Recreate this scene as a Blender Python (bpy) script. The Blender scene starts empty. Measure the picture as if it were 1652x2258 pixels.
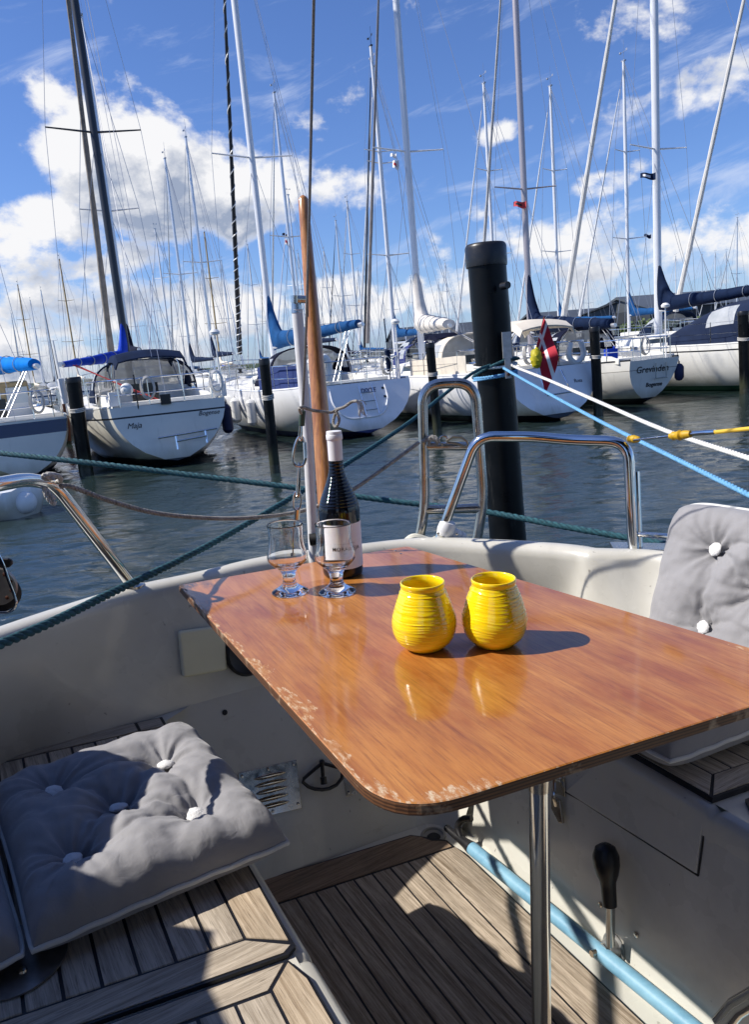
import bpy, bmesh, math, random
from mathutils import Vector, Matrix, noise
V = Vector
R = math.radians
random.seed(7)
sc = bpy.context.scene
col = sc.collection

# ------------------------------------------------------------------ camera frame
# f in pixels of a 1652 x 2258 view; up vectors of the harbour (world) and of the heeled own boat
FP, CX, CY = 1700.0, 826.0, 1129.0
UPW = V((-745, 8390, 1700)).normalized()
UPB = V((-441, 7907, 1700)).normalized()
def basis(up):
    fwd = V((0, 0, -1)); y = (fwd - up*fwd.dot(up)).normalized(); x = y.cross(up)
    return Matrix((x, y, up))
BW, BB = basis(UPW), basis(UPB)
EYE = 1.85
cam_d = bpy.data.cameras.new('camera'); cam = bpy.data.objects.new('camera', cam_d); col.objects.link(cam)
cam.matrix_world = Matrix.Translation((0, 0, EYE)) @ BW.to_4x4()
cam_d.sensor_fit = 'VERTICAL'; cam_d.sensor_height = 24; cam_d.lens = 24*FP/2258
cam_d.clip_start = 0.05; cam_d.clip_end = 3000
sc.camera = cam
def ray(Bm, px, py): return Bm @ V((px-CX, -(py-CY), -FP))
def pb(px, py, z): r = ray(BB, px, py); return r*(z/r.z)          # own-boat frame, on a level z
def pby(px, py, y): r = ray(BB, px, py); return r*(y/r.y)         # own-boat frame, at distance y
def pw(px, py, z): r = ray(BW, px, py); p = r*((z-EYE)/r.z); p.z += EYE; return p
def pwy(px, py, y): r = ray(BW, px, py); p = r*(y/r.y); p.z += EYE; return p
FB = Matrix.Translation((0, 0, EYE)) @ (BW @ BB.transposed()).to_4x4()   # boat frame -> world
FW = Matrix.Identity(4)

# ------------------------------------------------------------------ light and sky
SUN_EL, SUN_AZ = 44.8, -92.0
sun_dir = V((math.sin(R(SUN_AZ))*math.cos(R(SUN_EL)), math.cos(R(SUN_AZ))*math.cos(R(SUN_EL)), math.sin(R(SUN_EL))))
sl = bpy.data.lights.new('sun', 'SUN'); sl.energy = 5.0; sl.angle = R(0.53); sl.color = (1, 0.94, 0.85)
so = bpy.data.objects.new('sun', sl); col.objects.link(so)
so.rotation_euler = (-sun_dir).to_track_quat('-Z', 'Y').to_euler(); so.location = (-20, 0, 30)
sc.view_settings.view_transform = 'Standard'; sc.view_settings.look = 'None'
sc.view_settings.exposure = 0.30; sc.view_settings.gamma = 1.0
sc.cycles.use_denoising = True
sc.cycles.max_bounces = 10; sc.cycles.transmission_bounces = 10; sc.cycles.transparent_max_bounces = 12

world = bpy.data.worlds.new('World'); sc.world = world; world.use_nodes = True
wn, wl = world.node_tree.nodes, world.node_tree.links
class G:
    """little helper for writing node maths"""
    def __init__(s, tree): s.t = tree; s.n = tree.nodes; s.l = tree.links
    def put(s, sock, v):
        if isinstance(v, bpy.types.NodeSocket): s.l.new(v, sock)
        else: sock.default_value = v
    def math(s, op, a, b=0.0, c=None, clamp=False):
        n = s.n.new('ShaderNodeMath'); n.operation = op; n.use_clamp = clamp
        s.put(n.inputs[0], a); s.put(n.inputs[1], b)
        if c is not None: s.put(n.inputs[2], c)
        return n.outputs[0]
    def vmath(s, op, a, b=None, out=0):
        n = s.n.new('ShaderNodeVectorMath'); n.operation = op
        s.put(n.inputs[0], a)
        if b is not None: s.put(n.inputs[1], b)
        return n.outputs[out]
    def comb(s, x, y, z):
        n = s.n.new('ShaderNodeCombineXYZ')
        for i, v in enumerate((x, y, z)): s.put(n.inputs[i], v)
        return n.outputs[0]
    def sep(s, v):
        n = s.n.new('ShaderNodeSeparateXYZ'); s.put(n.inputs[0], v); return n.outputs
    def noise(s, v, scale, detail=4, rough=0.55, dist=0.0, lac=2.0):
        n = s.n.new('ShaderNodeTexNoise'); s.put(n.inputs['Vector'], v)
        n.inputs['Scale'].default_value = scale; n.inputs['Detail'].default_value = detail
        n.inputs['Roughness'].default_value = rough; n.inputs['Distortion'].default_value = dist
        n.inputs['Lacunarity'].default_value = lac
        return n.outputs['Fac']
    def ramp(s, v, stops):
        n = s.n.new('ShaderNodeValToRGB'); s.put(n.inputs[0], v); e = n.color_ramp.elements
        while len(e) < len(stops): e.new(0.5)
        for k, (p, c) in enumerate(stops):
            e[k].position = p; e[k].color = (c, c, c, 1) if isinstance(c, (int, float)) else (*c, 1)
        return n.outputs[0]
    def mr(s, v, a, b, c=0.0, d=1.0, smooth=False):
        n = s.n.new('ShaderNodeMapRange'); s.put(n.inputs[0], v)
        if smooth: n.interpolation_type = 'SMOOTHSTEP'
        for i, q in enumerate((a, b, c, d)): s.put(n.inputs[i+1], q)
        return n.outputs[0]
    def mix(s, f, a, b, blend='MIX'):
        n = s.n.new('ShaderNodeMix'); n.data_type = 'RGBA'; n.blend_type = blend
        s.put(n.inputs[0], f)
        for i, v in ((6, a), (7, b)):
            if isinstance(v, tuple) and len(v) == 3: v = (*v, 1)
            s.put(n.inputs[i], v)
        return n.outputs[2]

def azel(px, py):
    r = ray(BW, px, py).normalized()
    return math.atan2(r.x, r.y), math.asin(r.z)

g = G(world.node_tree)
bg = wn['Background']
tc = wn.new('ShaderNodeTexCoord')
d = g.vmath('NORMALIZE', tc.outputs['Generated'])
dx, dy, dz = g.sep(d)
az = g.math('ARCTAN2', dx, dy); el = g.math('ARCSINE', dz)
sky = wn.new('ShaderNodeTexSky'); sky.sky_type = 'NISHITA'; sky.sun_disc = False
sky.sun_elevation = R(SUN_EL); sky.sun_rotation = R(SUN_AZ); sky.altitude = 0; sky.air_density = 1.0; sky.dust_density = 0.3; sky.ozone_density = 2.5
uv = g.comb(az, el, 0.0)
# cumulus banks: (pixel centre, half sizes in degrees, weight); the directions are fixed in the world
banks = [((240, 300), (6.5, 5.0), .68), ((380, 420), (8.5, 4.4), .68), ((530, 440), (6.5, 3.8), .60), ((150, 350), (3, 3), .25),
         ((80, 500), (6.0, 2.6), .50), ((100, 560), (8.5, 2.6), .52), ((760, 420), (4.2, 2.0), .42), ((660, 560), (4, 1.6), .30),
         ((960, 570), (2.6, 2.4), .35), ((1000, 640), (5, 1.8), .30), ((250, 560), (6.5, 2.5), .34),
         ((150, 700), (15, 3.4), .50), ((560, 690), (14, 3.3), .48), ((900, 660), (13, 3.0), .44), ((1300, 640), (15, 3.4), .42), ((60, 800), (20, 2.4), .46),
         ((1560, 560), (13, 4.0), .38), ((1250, 560), (12, 3.2), .33), ((1000, 480), (4, .9), .16), ((1120, 290), (3.4, 1.0), .34), ((1570, 155), (5, 1.3), .38), ((1480, 230), (6, 1.6), .34), ((1450, 30), (6, 2.2), .38), ((1340, 400), (4, 1.2), .32)]
def bias(du, dv):
    u = g.math('ADD', az, du); v = g.math('ADD', el, dv); tot = None
    for (c, s, w) in banks:
        a, e = azel(*c)
        q = g.vmath('MULTIPLY', g.vmath('SUBTRACT', g.comb(u, v, 0.0), (a, e, 0.0)), (1/R(s[0]), 1/R(s[1]), 0.0))
        r = g.mr(g.vmath('LENGTH', q, None, 1), 0.25, 1.25, w, 0.0, True)
        tot = r if tot is None else g.math('MAXIMUM', tot, r)
    return tot
def dens(du, dv):
    p = g.comb(g.math('ADD', az, du), g.math('MULTIPLY', g.math('ADD', el, dv), 1.35), 0.7)
    n1 = g.noise(p, 8.5, 12, 0.58, 0.15)
    n2 = g.noise(p, 24.0, 7, 0.60, 0.0)
    return g.math('ADD', g.math('MULTIPLY_ADD', g.math('SUBTRACT', n1, 0.5), 1.75, 0.5), g.math('MULTIPLY', g.math('SUBTRACT', n2, 0.5), 0.45))
D0 = dens(0, 0); B0 = bias(0, 0)
DD = g.math('ADD', D0, B0)
cum = g.mr(DD, 0.74, 1.00, 0, 1, True)
# light from the upper left: compare the density with the one a little further towards the sun
DU = g.math('ADD', dens(-0.020, 0.034), bias(-0.035, 0.060))
thick = g.mr(DD, 0.86, 1.12, 0, 1)
shade = g.mr(g.math('SUBTRACT', DU, DD), -0.26, 0.12, 1.0, 0.0)
core = g.mr(DD, 0.84, 1.04, 0.25, 1.0)
grey = g.math('MULTIPLY', g.math('SUBTRACT', 1.0, shade), core)
ccol = g.mix(grey, (0.97, 0.975, 1.0), (0.35, 0.42, 0.57))
# thin high streaks and a mackerel bank towards the right
st = g.noise(g.comb(g.math('MULTIPLY', az, 1.0), g.math('MULTIPLY', g.math('SUBTRACT', el, g.math('MULTIPLY', az, 0.22)), 4.2), 3.1), 5.5, 7, 0.62, 0.5)
a1, e1 = azel(1620, 320)
rgt = g.mr(az, R(8), R(22), 0.0, 0.05, True)
cir = g.mr(g.math('ADD', st, rgt), 0.53, 0.80, 0.0, 0.62, True)
hfade = g.mr(el, R(0), R(9), 0.55, 0.0, True)
base = g.mix(1.0, sky.outputs[0], (0.92, 1.16, 1.72), 'MULTIPLY')
base = g.mix(g.math('MULTIPLY', hfade, 0.5), base, (5.2, 7.2, 11.0))
c1 = g.mix(cir, base, (8.2, 9.2, 11.6))
sc10 = g.vmath('MULTIPLY', ccol, (11.6, 11.55, 11.5))
c2 = g.mix(cum, c1, sc10)
# the water side below the horizon keeps the plain sky
c3 = g.mix(g.mr(el, R(-1), R(0), 0, 1), (0.9, 1.1, 1.4), c2)
wl.new(c3, bg.inputs['Color']); bg.inputs['Strength'].default_value = 0.068

# ------------------------------------------------------------------ mesh helpers
XF = {}
class M:
    def __init__(s): s.v = []; s.f = []; s.mi = []; s.cur = 0
    def add(s, vs, fs):
        o = len(s.v); s.v += [V(p) for p in vs]
        s.f += [tuple(i+o for i in f) for f in fs]; s.mi += [s.cur]*len(fs); return s
    def mat(s, i): s.cur = i; return s
    def box(s, c, size, rz=0, ry=0, rx=0):
        m = Matrix.Translation(V(c)) @ Matrix.Rotation(rz, 4, 'Z') @ Matrix.Rotation(ry, 4, 'Y') @ Matrix.Rotation(rx, 4, 'X')
        a, b, e = (q/2 for q in size)
        vs = [m @ V((x, y, z)) for x in (-a, a) for y in (-b, b) for z in (-e, e)]
        return s.add(vs, [(0,1,3,2),(4,6,7,5),(0,4,5,1),(2,3,7,6),(0,2,6,4),(1,5,7,3)])
    def prism(s, poly, z0, z1):
        n = len(poly)
        def zz(z, i): return z[i] if isinstance(z, (list, tuple)) else z
        vs = [(p[0], p[1], zz(z0, i)) for i, p in enumerate(poly)] + [(p[0], p[1], zz(z1, i)) for i, p in enumerate(poly)]
        fs = [tuple(range(n-1, -1, -1)), tuple(range(n, 2*n))] + [(i, (i+1) % n, n+(i+1) % n, n+i) for i in range(n)]
        return s.add(vs, fs)
    def extr(s, poly3, off):
        n = len(poly3); off = V(off); P = [V(p) for p in poly3]
        return s.add(P + [p+off for p in P], [tuple(range(n-1, -1, -1)), tuple(range(n, 2*n))] + [(i, (i+1) % n, n+(i+1) % n, n+i) for i in range(n)])
    def tube(s, pts, r, seg=10, closed=False, cap=True, flat=1.0):
        P = [V(p) for p in pts]; n = len(P)
        rr = r if isinstance(r, (list, tuple)) else [r]*n
        T = []
        for i in range(n):
            if closed: t = P[(i+1) % n]-P[i-1]
            else: t = P[min(i+1, n-1)]-P[max(i-1, 0)]
            T.append(t.normalized() if t.length > 1e-9 else V((0, 0, 1)))
        u = T[0].orthogonal().normalized(); vs = []
        for i in range(n):
            u = (u - T[i]*u.dot(T[i])).normalized(); w = T[i].cross(u)
            for k in range(seg):
                a = 2*math.pi*k/seg
                vs.append(P[i] + (u*math.cos(a) + w*math.sin(a)*flat)*rr[i])
        fs = []
        for i in range(n if closed else n-1):
            j = (i+1) % n
            for k in range(seg):
                k2 = (k+1) % seg
                fs.append((i*seg+k, i*seg+k2, j*seg+k2, j*seg+k))
        if cap and not closed:
            fs.append(tuple(range(seg-1, -1, -1))); fs.append(tuple((n-1)*seg+k for k in range(seg)))
        return s.add(vs, fs)
    def rope(s, pts, r, pitch=None, step=None):
        pitch = pitch or r*7; step = step or pitch/9
        P = resample(pts, step); n = len(P)
        T = [(P[min(i+1, n-1)]-P[max(i-1, 0)]).normalized() for i in range(n)]
        u = T[0].orthogonal().normalized(); fr = []
        for i in range(n):
            u = (u - T[i]*u.dot(T[i])).normalized(); fr.append((u.copy(), T[i].cross(u)))
        for k in range(3):
            q = []
            for i in range(n):
                a = 2*math.pi*(i*step/pitch + k/3); q.append(P[i] + (fr[i][0]*math.cos(a)+fr[i][1]*math.sin(a))*r*0.5)
            s.tube(q, r*0.60, 7)
        return s
    def lathe(s, prof, c=(0, 0, 0), seg=32, fn=None, M4=None):
        c = V(c); vs = []; n = len(prof)
        for (r, z) in prof:
            for k in range(seg):
                a = 2*math.pi*k/seg; q = r if fn is None else fn(r, z, a)
                p = V((q*math.cos(a), q*math.sin(a), z))
                vs.append((M4 @ p if M4 else p) + c)
        fs = []
        for i in range(n-1):
            for k in range(seg):
                k2 = (k+1) % seg; fs.append((i*seg+k, i*seg+k2, (i+1)*seg+k2, (i+1)*seg+k))
        if prof[0][0] > 1e-6: fs.append(tuple(range(seg-1, -1, -1)))
        if prof[-1][0] > 1e-6: fs.append(tuple((n-1)*seg+k for k in range(seg)))
        return s.add(vs, fs)
    def ball(s, c, r, seg=12, rings=8, sc3=(1, 1, 1), rot=None, jit=0):
        vs = []; c = V(c)
        for i in range(rings+1):
            th = math.pi*i/rings
            for k in range(seg):
                a = 2*math.pi*k/seg
                p = V((math.sin(th)*math.cos(a)*sc3[0], math.sin(th)*math.sin(a)*sc3[1], math.cos(th)*sc3[2]))*r
                if jit: p *= 1 + jit*noise.noise(p*(3/r) + c*50)
                vs.append((rot @ p if rot else p) + c)
        fs = [(i*seg+k, (i+1)*seg+k, (i+1)*seg+(k+1) % seg, i*seg+(k+1) % seg) for i in range(rings) for k in range(seg)]
        return s.add(vs, fs)
    def grid(s, rows):
        n, m = len(rows), len(rows[0]); vs = [p for r in rows for p in r]
        return s.add(vs, [(i*m+j, i*m+j+1, (i+1)*m+j+1, (i+1)*m+j) for i in range(n-1) for j in range(m-1)])
    def sheet(s, rows, th):
        """a grid given thickness th along its normals, closed round the border"""
        n, m = len(rows), len(rows[0]); R0 = [[V(p) for p in r] for r in rows]; R1 = []
        for i in range(n):
            rr = []
            for j in range(m):
                a = R0[min(i+1, n-1)][j]-R0[max(i-1, 0)][j]; b = R0[i][min(j+1, m-1)]-R0[i][max(j-1, 0)]
                nn = a.cross(b); nn = nn.normalized() if nn.length > 1e-9 else V((0, 0, 1))
                rr.append(R0[i][j] + nn*th)
            R1.append(rr)
        s.grid(R0); s.grid([list(reversed(r)) for r in R1])
        for e0, e1 in ((R0[0], R1[0]), (R1[-1], R0[-1]), ([r[0] for r in R1], [r[0] for r in R0]), ([r[-1] for r in R0], [r[-1] for r in R1])):
            s.grid([e1, e0])
        return s
def resample(pts, step):
    P = [V(p) for p in pts]; out = [P[0].copy()]; acc = 0
    for a, b in zip(P, P[1:]):
        L = (b-a).length
        if L < 1e-9: continue
        t = step-acc
        while t <= L: out.append(a.lerp(b, t/L)); t += step
        acc = L-(t-step)
    return out
def cr(pts, n=8, closed=False):
    P = [V(p) for p in pts]; m = len(P); out = []
    for i in range(m if closed else m-1):
        p1, p2 = P[i], P[(i+1) % m]
        p0 = P[i-1] if (i > 0 or closed) else p1*2-p2
        p3 = P[(i+2) % m] if (i+2 < m or closed) else p2*2-p1
        for k in range(n):
            t = k/n
            out.append(0.5*((2*p1)+(p2-p0)*t+(2*p0-5*p1+4*p2-p3)*t*t+(3*p1-p0-3*p2+p3)*t**3))
    if not closed: out.append(P[-1])
    return out
def bend(pts, r, n=7):
    """polyline with rounded corners of radius r, as tube is bent"""
    P = [V(p) for p in pts]; out = [P[0]]
    for i in range(1, len(P)-1):
        a = (P[i-1]-P[i]); b = (P[i+1]-P[i]); q = min(r, a.length*.48, b.length*.48)
        p0 = P[i]+a.normalized()*q; p2 = P[i]+b.normalized()*q
        for k in range(n+1):
            t = k/n; out.append(p0*(1-t)**2 + P[i]*2*t*(1-t) + p2*t*t)
    out.append(P[-1]); return out
def sag(a, b, s, n=24):
    a, b = V(a), V(b); return [a.lerp(b, t/n) - V((0, 0, s*4*(t/n)*(1-t/n))) for t in range(n+1)]

def props(o, label=None, cat=None, group=None, kind=None):
    if label: o['label'] = label
    if cat: o['category'] = cat
    if group: o['group'] = group
    if kind: o['kind'] = kind
    return o
def thing(name, label, cat, base=(0, 0, 0), F=FW, rz=0, group=None):
    o = bpy.data.objects.new(name, None); col.objects.link(o); o.empty_display_size = .1
    L = Matrix.Translation(V(base)) @ Matrix.Rotation(rz, 4, 'Z')
    o.matrix_world = F @ L; XF[o.name] = L.inverted()
    return props(o, label, cat, group)
def obj(name, m, mats, parent=None, local=False, smooth=True, bevel=0, ang=35, label=None):
    if name in SPLIT:
        ps = pieces(m)
        if len(ps) > 1:
            for p_ in ps[1:]: obj1(name, p_, mats, parent, local, smooth, bevel, ang, label)
            m = ps[0]
    return obj1(name, m, mats, parent, local, smooth, bevel, ang, label)
def obj1(name, m, mats, parent=None, local=False, smooth=True, bevel=0, ang=35, label=None):
    me = bpy.data.meshes.new(name)
    X = None if (local or parent is None) else XF.get(parent.name)
    me.from_pydata([(X @ p) if X else p for p in m.v], [], m.f)
    mats = mats if isinstance(mats, (list, tuple)) else [mats]
    for q in mats: me.materials.append(q)
    me.polygons.foreach_set('material_index', m.mi)
    me.validate(); me.update()
    if name in WELD:
        bm_ = bmesh.new(); bm_.from_mesh(me); bmesh.ops.remove_doubles(bm_, verts=bm_.verts, dist=1e-4); bmesh.ops.recalc_face_normals(bm_, faces=bm_.faces); bm_.to_mesh(me); bm_.free()
    if smooth:
        me.polygons.foreach_set('use_smooth', [True]*len(me.polygons)); me.set_sharp_from_angle(angle=R(ang))
    o = bpy.data.objects.new(name, me); col.objects.link(o)
    if parent is not None:
        o.parent = parent
        if X is not None: XF[o.name] = X
    if bevel:
        b = o.modifiers.new('bevel', 'BEVEL'); b.width = bevel; b.segments = 3; b.limit_method = 'ANGLE'; b.angle_limit = R(40)
        b.harden_normals = False
    if label: o['label'] = label
    return o
def pieces(m):
    par = list(range(len(m.v)))
    def find(i):
        while par[i] != i: par[i] = par[par[i]]; i = par[i]
        return i
    key = {}
    for i, p in enumerate(m.v):
        k = (round(p.x, 4), round(p.y, 4), round(p.z, 4))
        if k in key: par[find(i)] = find(key[k])
        else: key[k] = i
    for f in m.f:
        for j in f[1:]: par[find(j)] = find(f[0])
    out = {}
    for f, mi in zip(m.f, m.mi): out.setdefault(find(f[0]), []).append((f, mi))
    res = []
    for fs in out.values():
        m2 = M(); mp = {}
        for f, mi in fs:
            for i in f:
                if i not in mp: mp[i] = len(m2.v); m2.v.append(m.v[i])
            m2.f.append(tuple(mp[i] for i in f)); m2.mi.append(mi)
        res.append(m2)
    return res
WELD = ('hull', 'sprayhood', 'cockpit_canopy', 'clear_panel', 'flag_cloth', 'goblet')
SPLIT = ('clear_panel', 'sail_tie', 'cabin_window')
def solo(name, m, mats, label, cat, base=(0, 0, 0), F=FW, group=None, **k):
    L = Matrix.Translation(V(base)); X = L.inverted()
    m.v = [X @ p for p in m.v]
    o = obj(name, m, mats, None, **k); o.matrix_world = F @ L
    return props(o, label, cat, group)
def text_mesh(s, size, mtx, depth=0.001, bold=0.0, shear=0.0, spacing=1.0):
    """letters as a mesh: the text lies in the local xy plane, centred, then goes through mtx (Matrix or function)"""
    c = bpy.data.curves.new('t', 'FONT'); c.body = s; c.size = size; c.align_x = 'CENTER'; c.align_y = 'CENTER'
    c.extrude = depth; c.offset = bold; c.shear = shear; c.space_character = spacing; c.resolution_u = 3
    o = bpy.data.objects.new('t', c); me = bpy.data.meshes.new_from_object(o)
    f = mtx if callable(mtx) else (lambda p: mtx @ p)
    m = M(); m.add([f(v.co) for v in me.vertices], [tuple(p.vertices) for p in me.polygons])
    bpy.data.objects.remove(o); bpy.data.meshes.remove(me); bpy.data.curves.remove(c)
    return m

# ------------------------------------------------------------------ materials
def mat(name, c=(.5, .5, .5), rough=.5, metal=0, var=0, vs=8.0, bump=0, bs=60.0, coat=0, c2=None, trans=0, ior=1.45, sss=0, detail=5, alpha=None, stretch=None, rvar=0):
    m = bpy.data.materials.new(name); m.use_nodes = True
    n = m.node_tree.nodes; l = m.node_tree.links; b = n['Principled BSDF']
    b.inputs['Base Color'].default_value = (*c, 1); b.inputs['Roughness'].default_value = rough
    b.inputs['Metallic'].default_value = metal; b.inputs['Coat Weight'].default_value = coat; b.inputs['Coat Roughness'].default_value = .06
    b.inputs['Transmission Weight'].default_value = trans; b.inputs['IOR'].default_value = ior
    if sss: b.inputs['Subsurface Weight'].default_value = sss; b.inputs['Subsurface Radius'].default_value = (.01, .006, .002)
    if alpha is not None: b.inputs['Alpha'].default_value = alpha
    G2 = G(m.node_tree)
    if var or bump or rvar or c2:
        t = n.new('ShaderNodeTexCoord'); vec = t.outputs['Object']
        if stretch: vec = G2.vmath('MULTIPLY', vec, stretch)
    if var or c2:
        f = G2.noise(vec, vs, detail, .6)
        hi = c2 if c2 else tuple(min(1, q*(1+var)) for q in c); lo = c if c2 else tuple(q*(1-var) for q in c)
        l.new(G2.mix(G2.mr(f, .3, .7), lo, hi), b.inputs['Base Color'])
    if rvar:
        l.new(G2.mr(G2.noise(vec, vs*2, 4), .3, .7, max(.02, rough-rvar), rough+rvar), b.inputs['Roughness'])
    if bump:
        bn = n.new('ShaderNodeBump'); bn.inputs['Strength'].default_value = bump; bn.inputs['Distance'].default_value = .002
        l.new(G2.noise(vec, bs, 4, .6), bn.inputs['Height']); l.new(bn.outputs[0], b.inputs['Normal'])
    return m
gel = mat('gelcoat_cream', (.60, .584, .525), .30, var=.085, vs=3.2, detail=9, coat=.3, bump=.05, bs=25, rvar=.08)
gelw = mat('gelcoat_white', (.78, .77, .72), .22, var=.05, vs=1.3, coat=.4, rvar=.06)
gelb = mat('gelcoat_bright', (.82, .83, .84), .22, var=.04, vs=1.5, coat=.4)
gelc = mat('gelcoat_old', (.70, .68, .60), .28, var=.10, vs=1.0, coat=.3)
deckm = mat('deck_white', (.74, .73, .68), .5, var=.06, vs=2)
steel = mat('stainless', (.72, .72, .70), .10, 1, rvar=.05, vs=20)
steelr = mat('stainless_stained', (.50, .44, .36), .22, 1, rvar=.08, vs=30, c2=(.64, .61, .56))
alu = mat('aluminium', (.70, .71, .72), .35, .65, var=.05, vs=3)
aluw = mat('mast_white', (.74, .75, .76), .35, .15, var=.05, vs=2)
alud = mat('mast_dark', (.035, .04, .05), .35, .2)
alup = mat('mast_bronze', (.40, .365, .375), .35, .5)
black = mat('black_plastic', (.012, .012, .014), .35, var=.3, vs=15, rvar=.1)
rubber = mat('rubber', (.015, .015, .015), .6)
pilem = mat('pile_black', (.0035, .0040, .0045), .34, var=.5, vs=4, rvar=.10, bump=.3, bs=12)
pilem.node_tree.nodes['Principled BSDF'].inputs['Specular IOR Level'].default_value = .20
pilewet = mat('pile_weed', (.02, .025, .015), .25, c2=(.05, .05, .035), vs=14, bump=.8, bs=30)
rust = mat('rust', (.12, .035, .015), .8, c2=(.05, .02, .012), vs=12)
navy = mat('navy_canvas', (.006, .015, .044), .8, var=.25, vs=3, bump=.5, bs=9)
navyb = mat('navy_canvas_dark', (.006, .008, .022), .85, var=.25, vs=3, bump=.4, bs=9)
bluec = mat('blue_canvas', (.012, .07, .20), .8, var=.25, vs=3, bump=.6, bs=8)
royal = mat('royal_canvas', (.01, .05, .42), .75, var=.2, vs=3, bump=.6, bs=8)
cyanc = mat('bright_blue_canvas', (.0, .18, .62), .75, var=.2, vs=2.5, bump=.9, bs=6)
cream = mat('cream_canvas', (.66, .60, .50), .8, var=.08, vs=3, bump=.6, bs=8)
bluestripe = mat('hull_blue', (.006, .015, .07), .18, coat=.4)
darkst = mat('hull_dark', (.01, .012, .016), .3)
green = mat('hull_green', (.008, .06, .03), .4)
antif = mat('antifoul_dark', (.012, .012, .016), .6)
antib = mat('antifoul_blue', (.01, .02, .09), .6)
for cv in (navy, navyb, bluec, royal, cyanc): cv.node_tree.nodes['Principled BSDF'].inputs['Specular IOR Level'].default_value = .12
winm = mat('window_dark', (.02, .025, .03), .08)
clear = mat('clear_vinyl', (.42, .45, .47), .18, c2=(.62, .64, .66), vs=2.2, alpha=.75, bump=.4, bs=3)
wire = mat('rigging_wire', (.42, .43, .45), .35, .7)
fendm = mat('fender_white', (.75, .75, .73), .4)
fendn = mat('fender_navy', (.01, .015, .06), .6)
redrope = mat('red_rope', (.45, .05, .05), .8)
lab_white = mat('paper_label', (.86, .85, .88), .6, bump=.1, bs=200)
ink = mat('ink', (.02, .02, .025), .6)
teakd = mat('seam_caulk', (.008, .009, .013), .45, rvar=.1, vs=20)

def teak_mat(name, ang, a, b, dark=1.0):
    """weathered teak: fine grain running at angle ang (object xy)"""
    m = bpy.data.materials.new(name); m.use_nodes = True; q = G(m.node_tree); n = q.n; bs = n['Principled BSDF']
    t = n.new('ShaderNodeTexCoord'); mp = n.new('ShaderNodeMapping'); mp.inputs['Rotation'].default_value = (0, 0, -ang)
    q.l.new(t.outputs['Object'], mp.inputs['Vector'])
    v = q.vmath('MULTIPLY', mp.outputs[0], (4.5, 150, 60)); f = q.noise(v, 1.0, 8, .76, .2)
    v2 = q.vmath('MULTIPLY', mp.outputs[0], (5, 24, 8)); f2 = q.noise(v2, 1.0, 4, .6)
    v3 = q.vmath('MULTIPLY', mp.outputs[0], (30, 700, 100)); f3 = q.noise(v3, 1.0, 3, .6)
    gr = n.new('ShaderNodeObjectInfo')
    c = q.mix(q.mr(f, .40, .60), tuple(x*.72 for x in a), tuple(x*1.06 for x in b))
    c = q.mix(q.mr(f2, .35, .7, 0, .55), c, tuple(x*.62 for x in b))
    c = q.mix(q.mr(f3, .56, .66, 0, .55), c, tuple(x*.30 for x in a))
    vo = q.noise(q.vmath('MULTIPLY', mp.outputs[0], (16, 60, 20)), 1.0, 3, .5)
    c = q.mix(q.mr(vo, .68, .76, 0, .45), c, (.10, .045, .02))
    q.l.new(c, bs.inputs['Base Color']); bs.inputs['Roughness'].default_value = .78
    bn = n.new('ShaderNodeBump'); bn.inputs['Strength'].default_value = .55; bn.inputs['Distance'].default_value = .0012
    q.l.new(q.math('ADD', f, q.math('MULTIPLY', f3, .6)), bn.inputs['Height']); q.l.new(bn.outputs[0], bs.inputs['Normal'])
    return m
AX = R(30.9)                       # the cockpit's fore-and-aft axis, left of the view
ALONG = math.pi/2 + AX
teak1 = teak_mat('teak_fore_aft', ALONG, (.39, .32, .24), (.58, .50, .40))
teak2 = teak_mat('teak_athwart', AX, (.38, .31, .23), (.56, .48, .38))
teak3 = teak_mat('teak_warm', ALONG, (.42, .31, .20), (.58, .47, .34))
teaks = teak_mat('teak_sole', ALONG, (.26, .195, .13), (.54, .45, .35))
teakm = teak_mat('teak_margin', AX, (.22, .14, .08), (.34, .24, .16))
for hm_ in (gelw, gelb, gelc):
    q = G(hm_.node_tree); b_ = q.n['Principled BSDF']; src = b_.inputs['Base Color'].links[0].from_socket
    t_ = q.n.new('ShaderNodeTexCoord'); o_ = t_.outputs['Object']; x_, y_, z_ = q.sep(o_)
    dr = q.noise(q.vmath('MULTIPLY', o_, (2.2, 2.2, .5)), 1.0, 6, .65); d2 = q.noise(q.vmath('MULTIPLY', o_, (9, 9, 1.0)), 1.0, 4, .6)
    k_ = q.mr(q.math('ADD', z_, q.math('MULTIPLY', dr, -.45)), -.10, .22, .75, 0)
    c_ = q.mix(k_, src, (.30, .27, .17)); c_ = q.mix(q.math('MULTIPLY', q.mr(d2, .60, .75, 0, .30), q.mr(z_, 1.3, .5, 0, 1)), c_, (.34, .32, .27)); q.l.new(c_, b_.inputs['Base Color'])
q = G(pilem.node_tree); b_ = q.n['Principled BSDF']; src = b_.inputs['Base Color'].links[0].from_socket; t_ = q.n.new('ShaderNodeTexCoord')
sc_ = q.noise(q.vmath('MULTIPLY', t_.outputs['Object'], (14, 14, 2.2)), 1.0, 7, .7, .4); z_ = q.sep(t_.outputs['Object'])[2]
c_ = q.mix(q.mr(sc_, .60, .74, 0, .55), src, (.07, .07, .065)); c_ = q.mix(q.mr(q.math('ADD', z_, q.math('MULTIPLY', sc_, -.5)), .0, .25, .8, 0), c_, (.045, .05, .03)); q.l.new(c_, b_.inputs['Base Color'])
q = G(gel.node_tree); b_ = q.n['Principled BSDF']; src = b_.inputs['Base Color'].links[0].from_socket; t_ = q.n.new('ShaderNodeTexCoord'); o_ = t_.outputs['Object']
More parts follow.
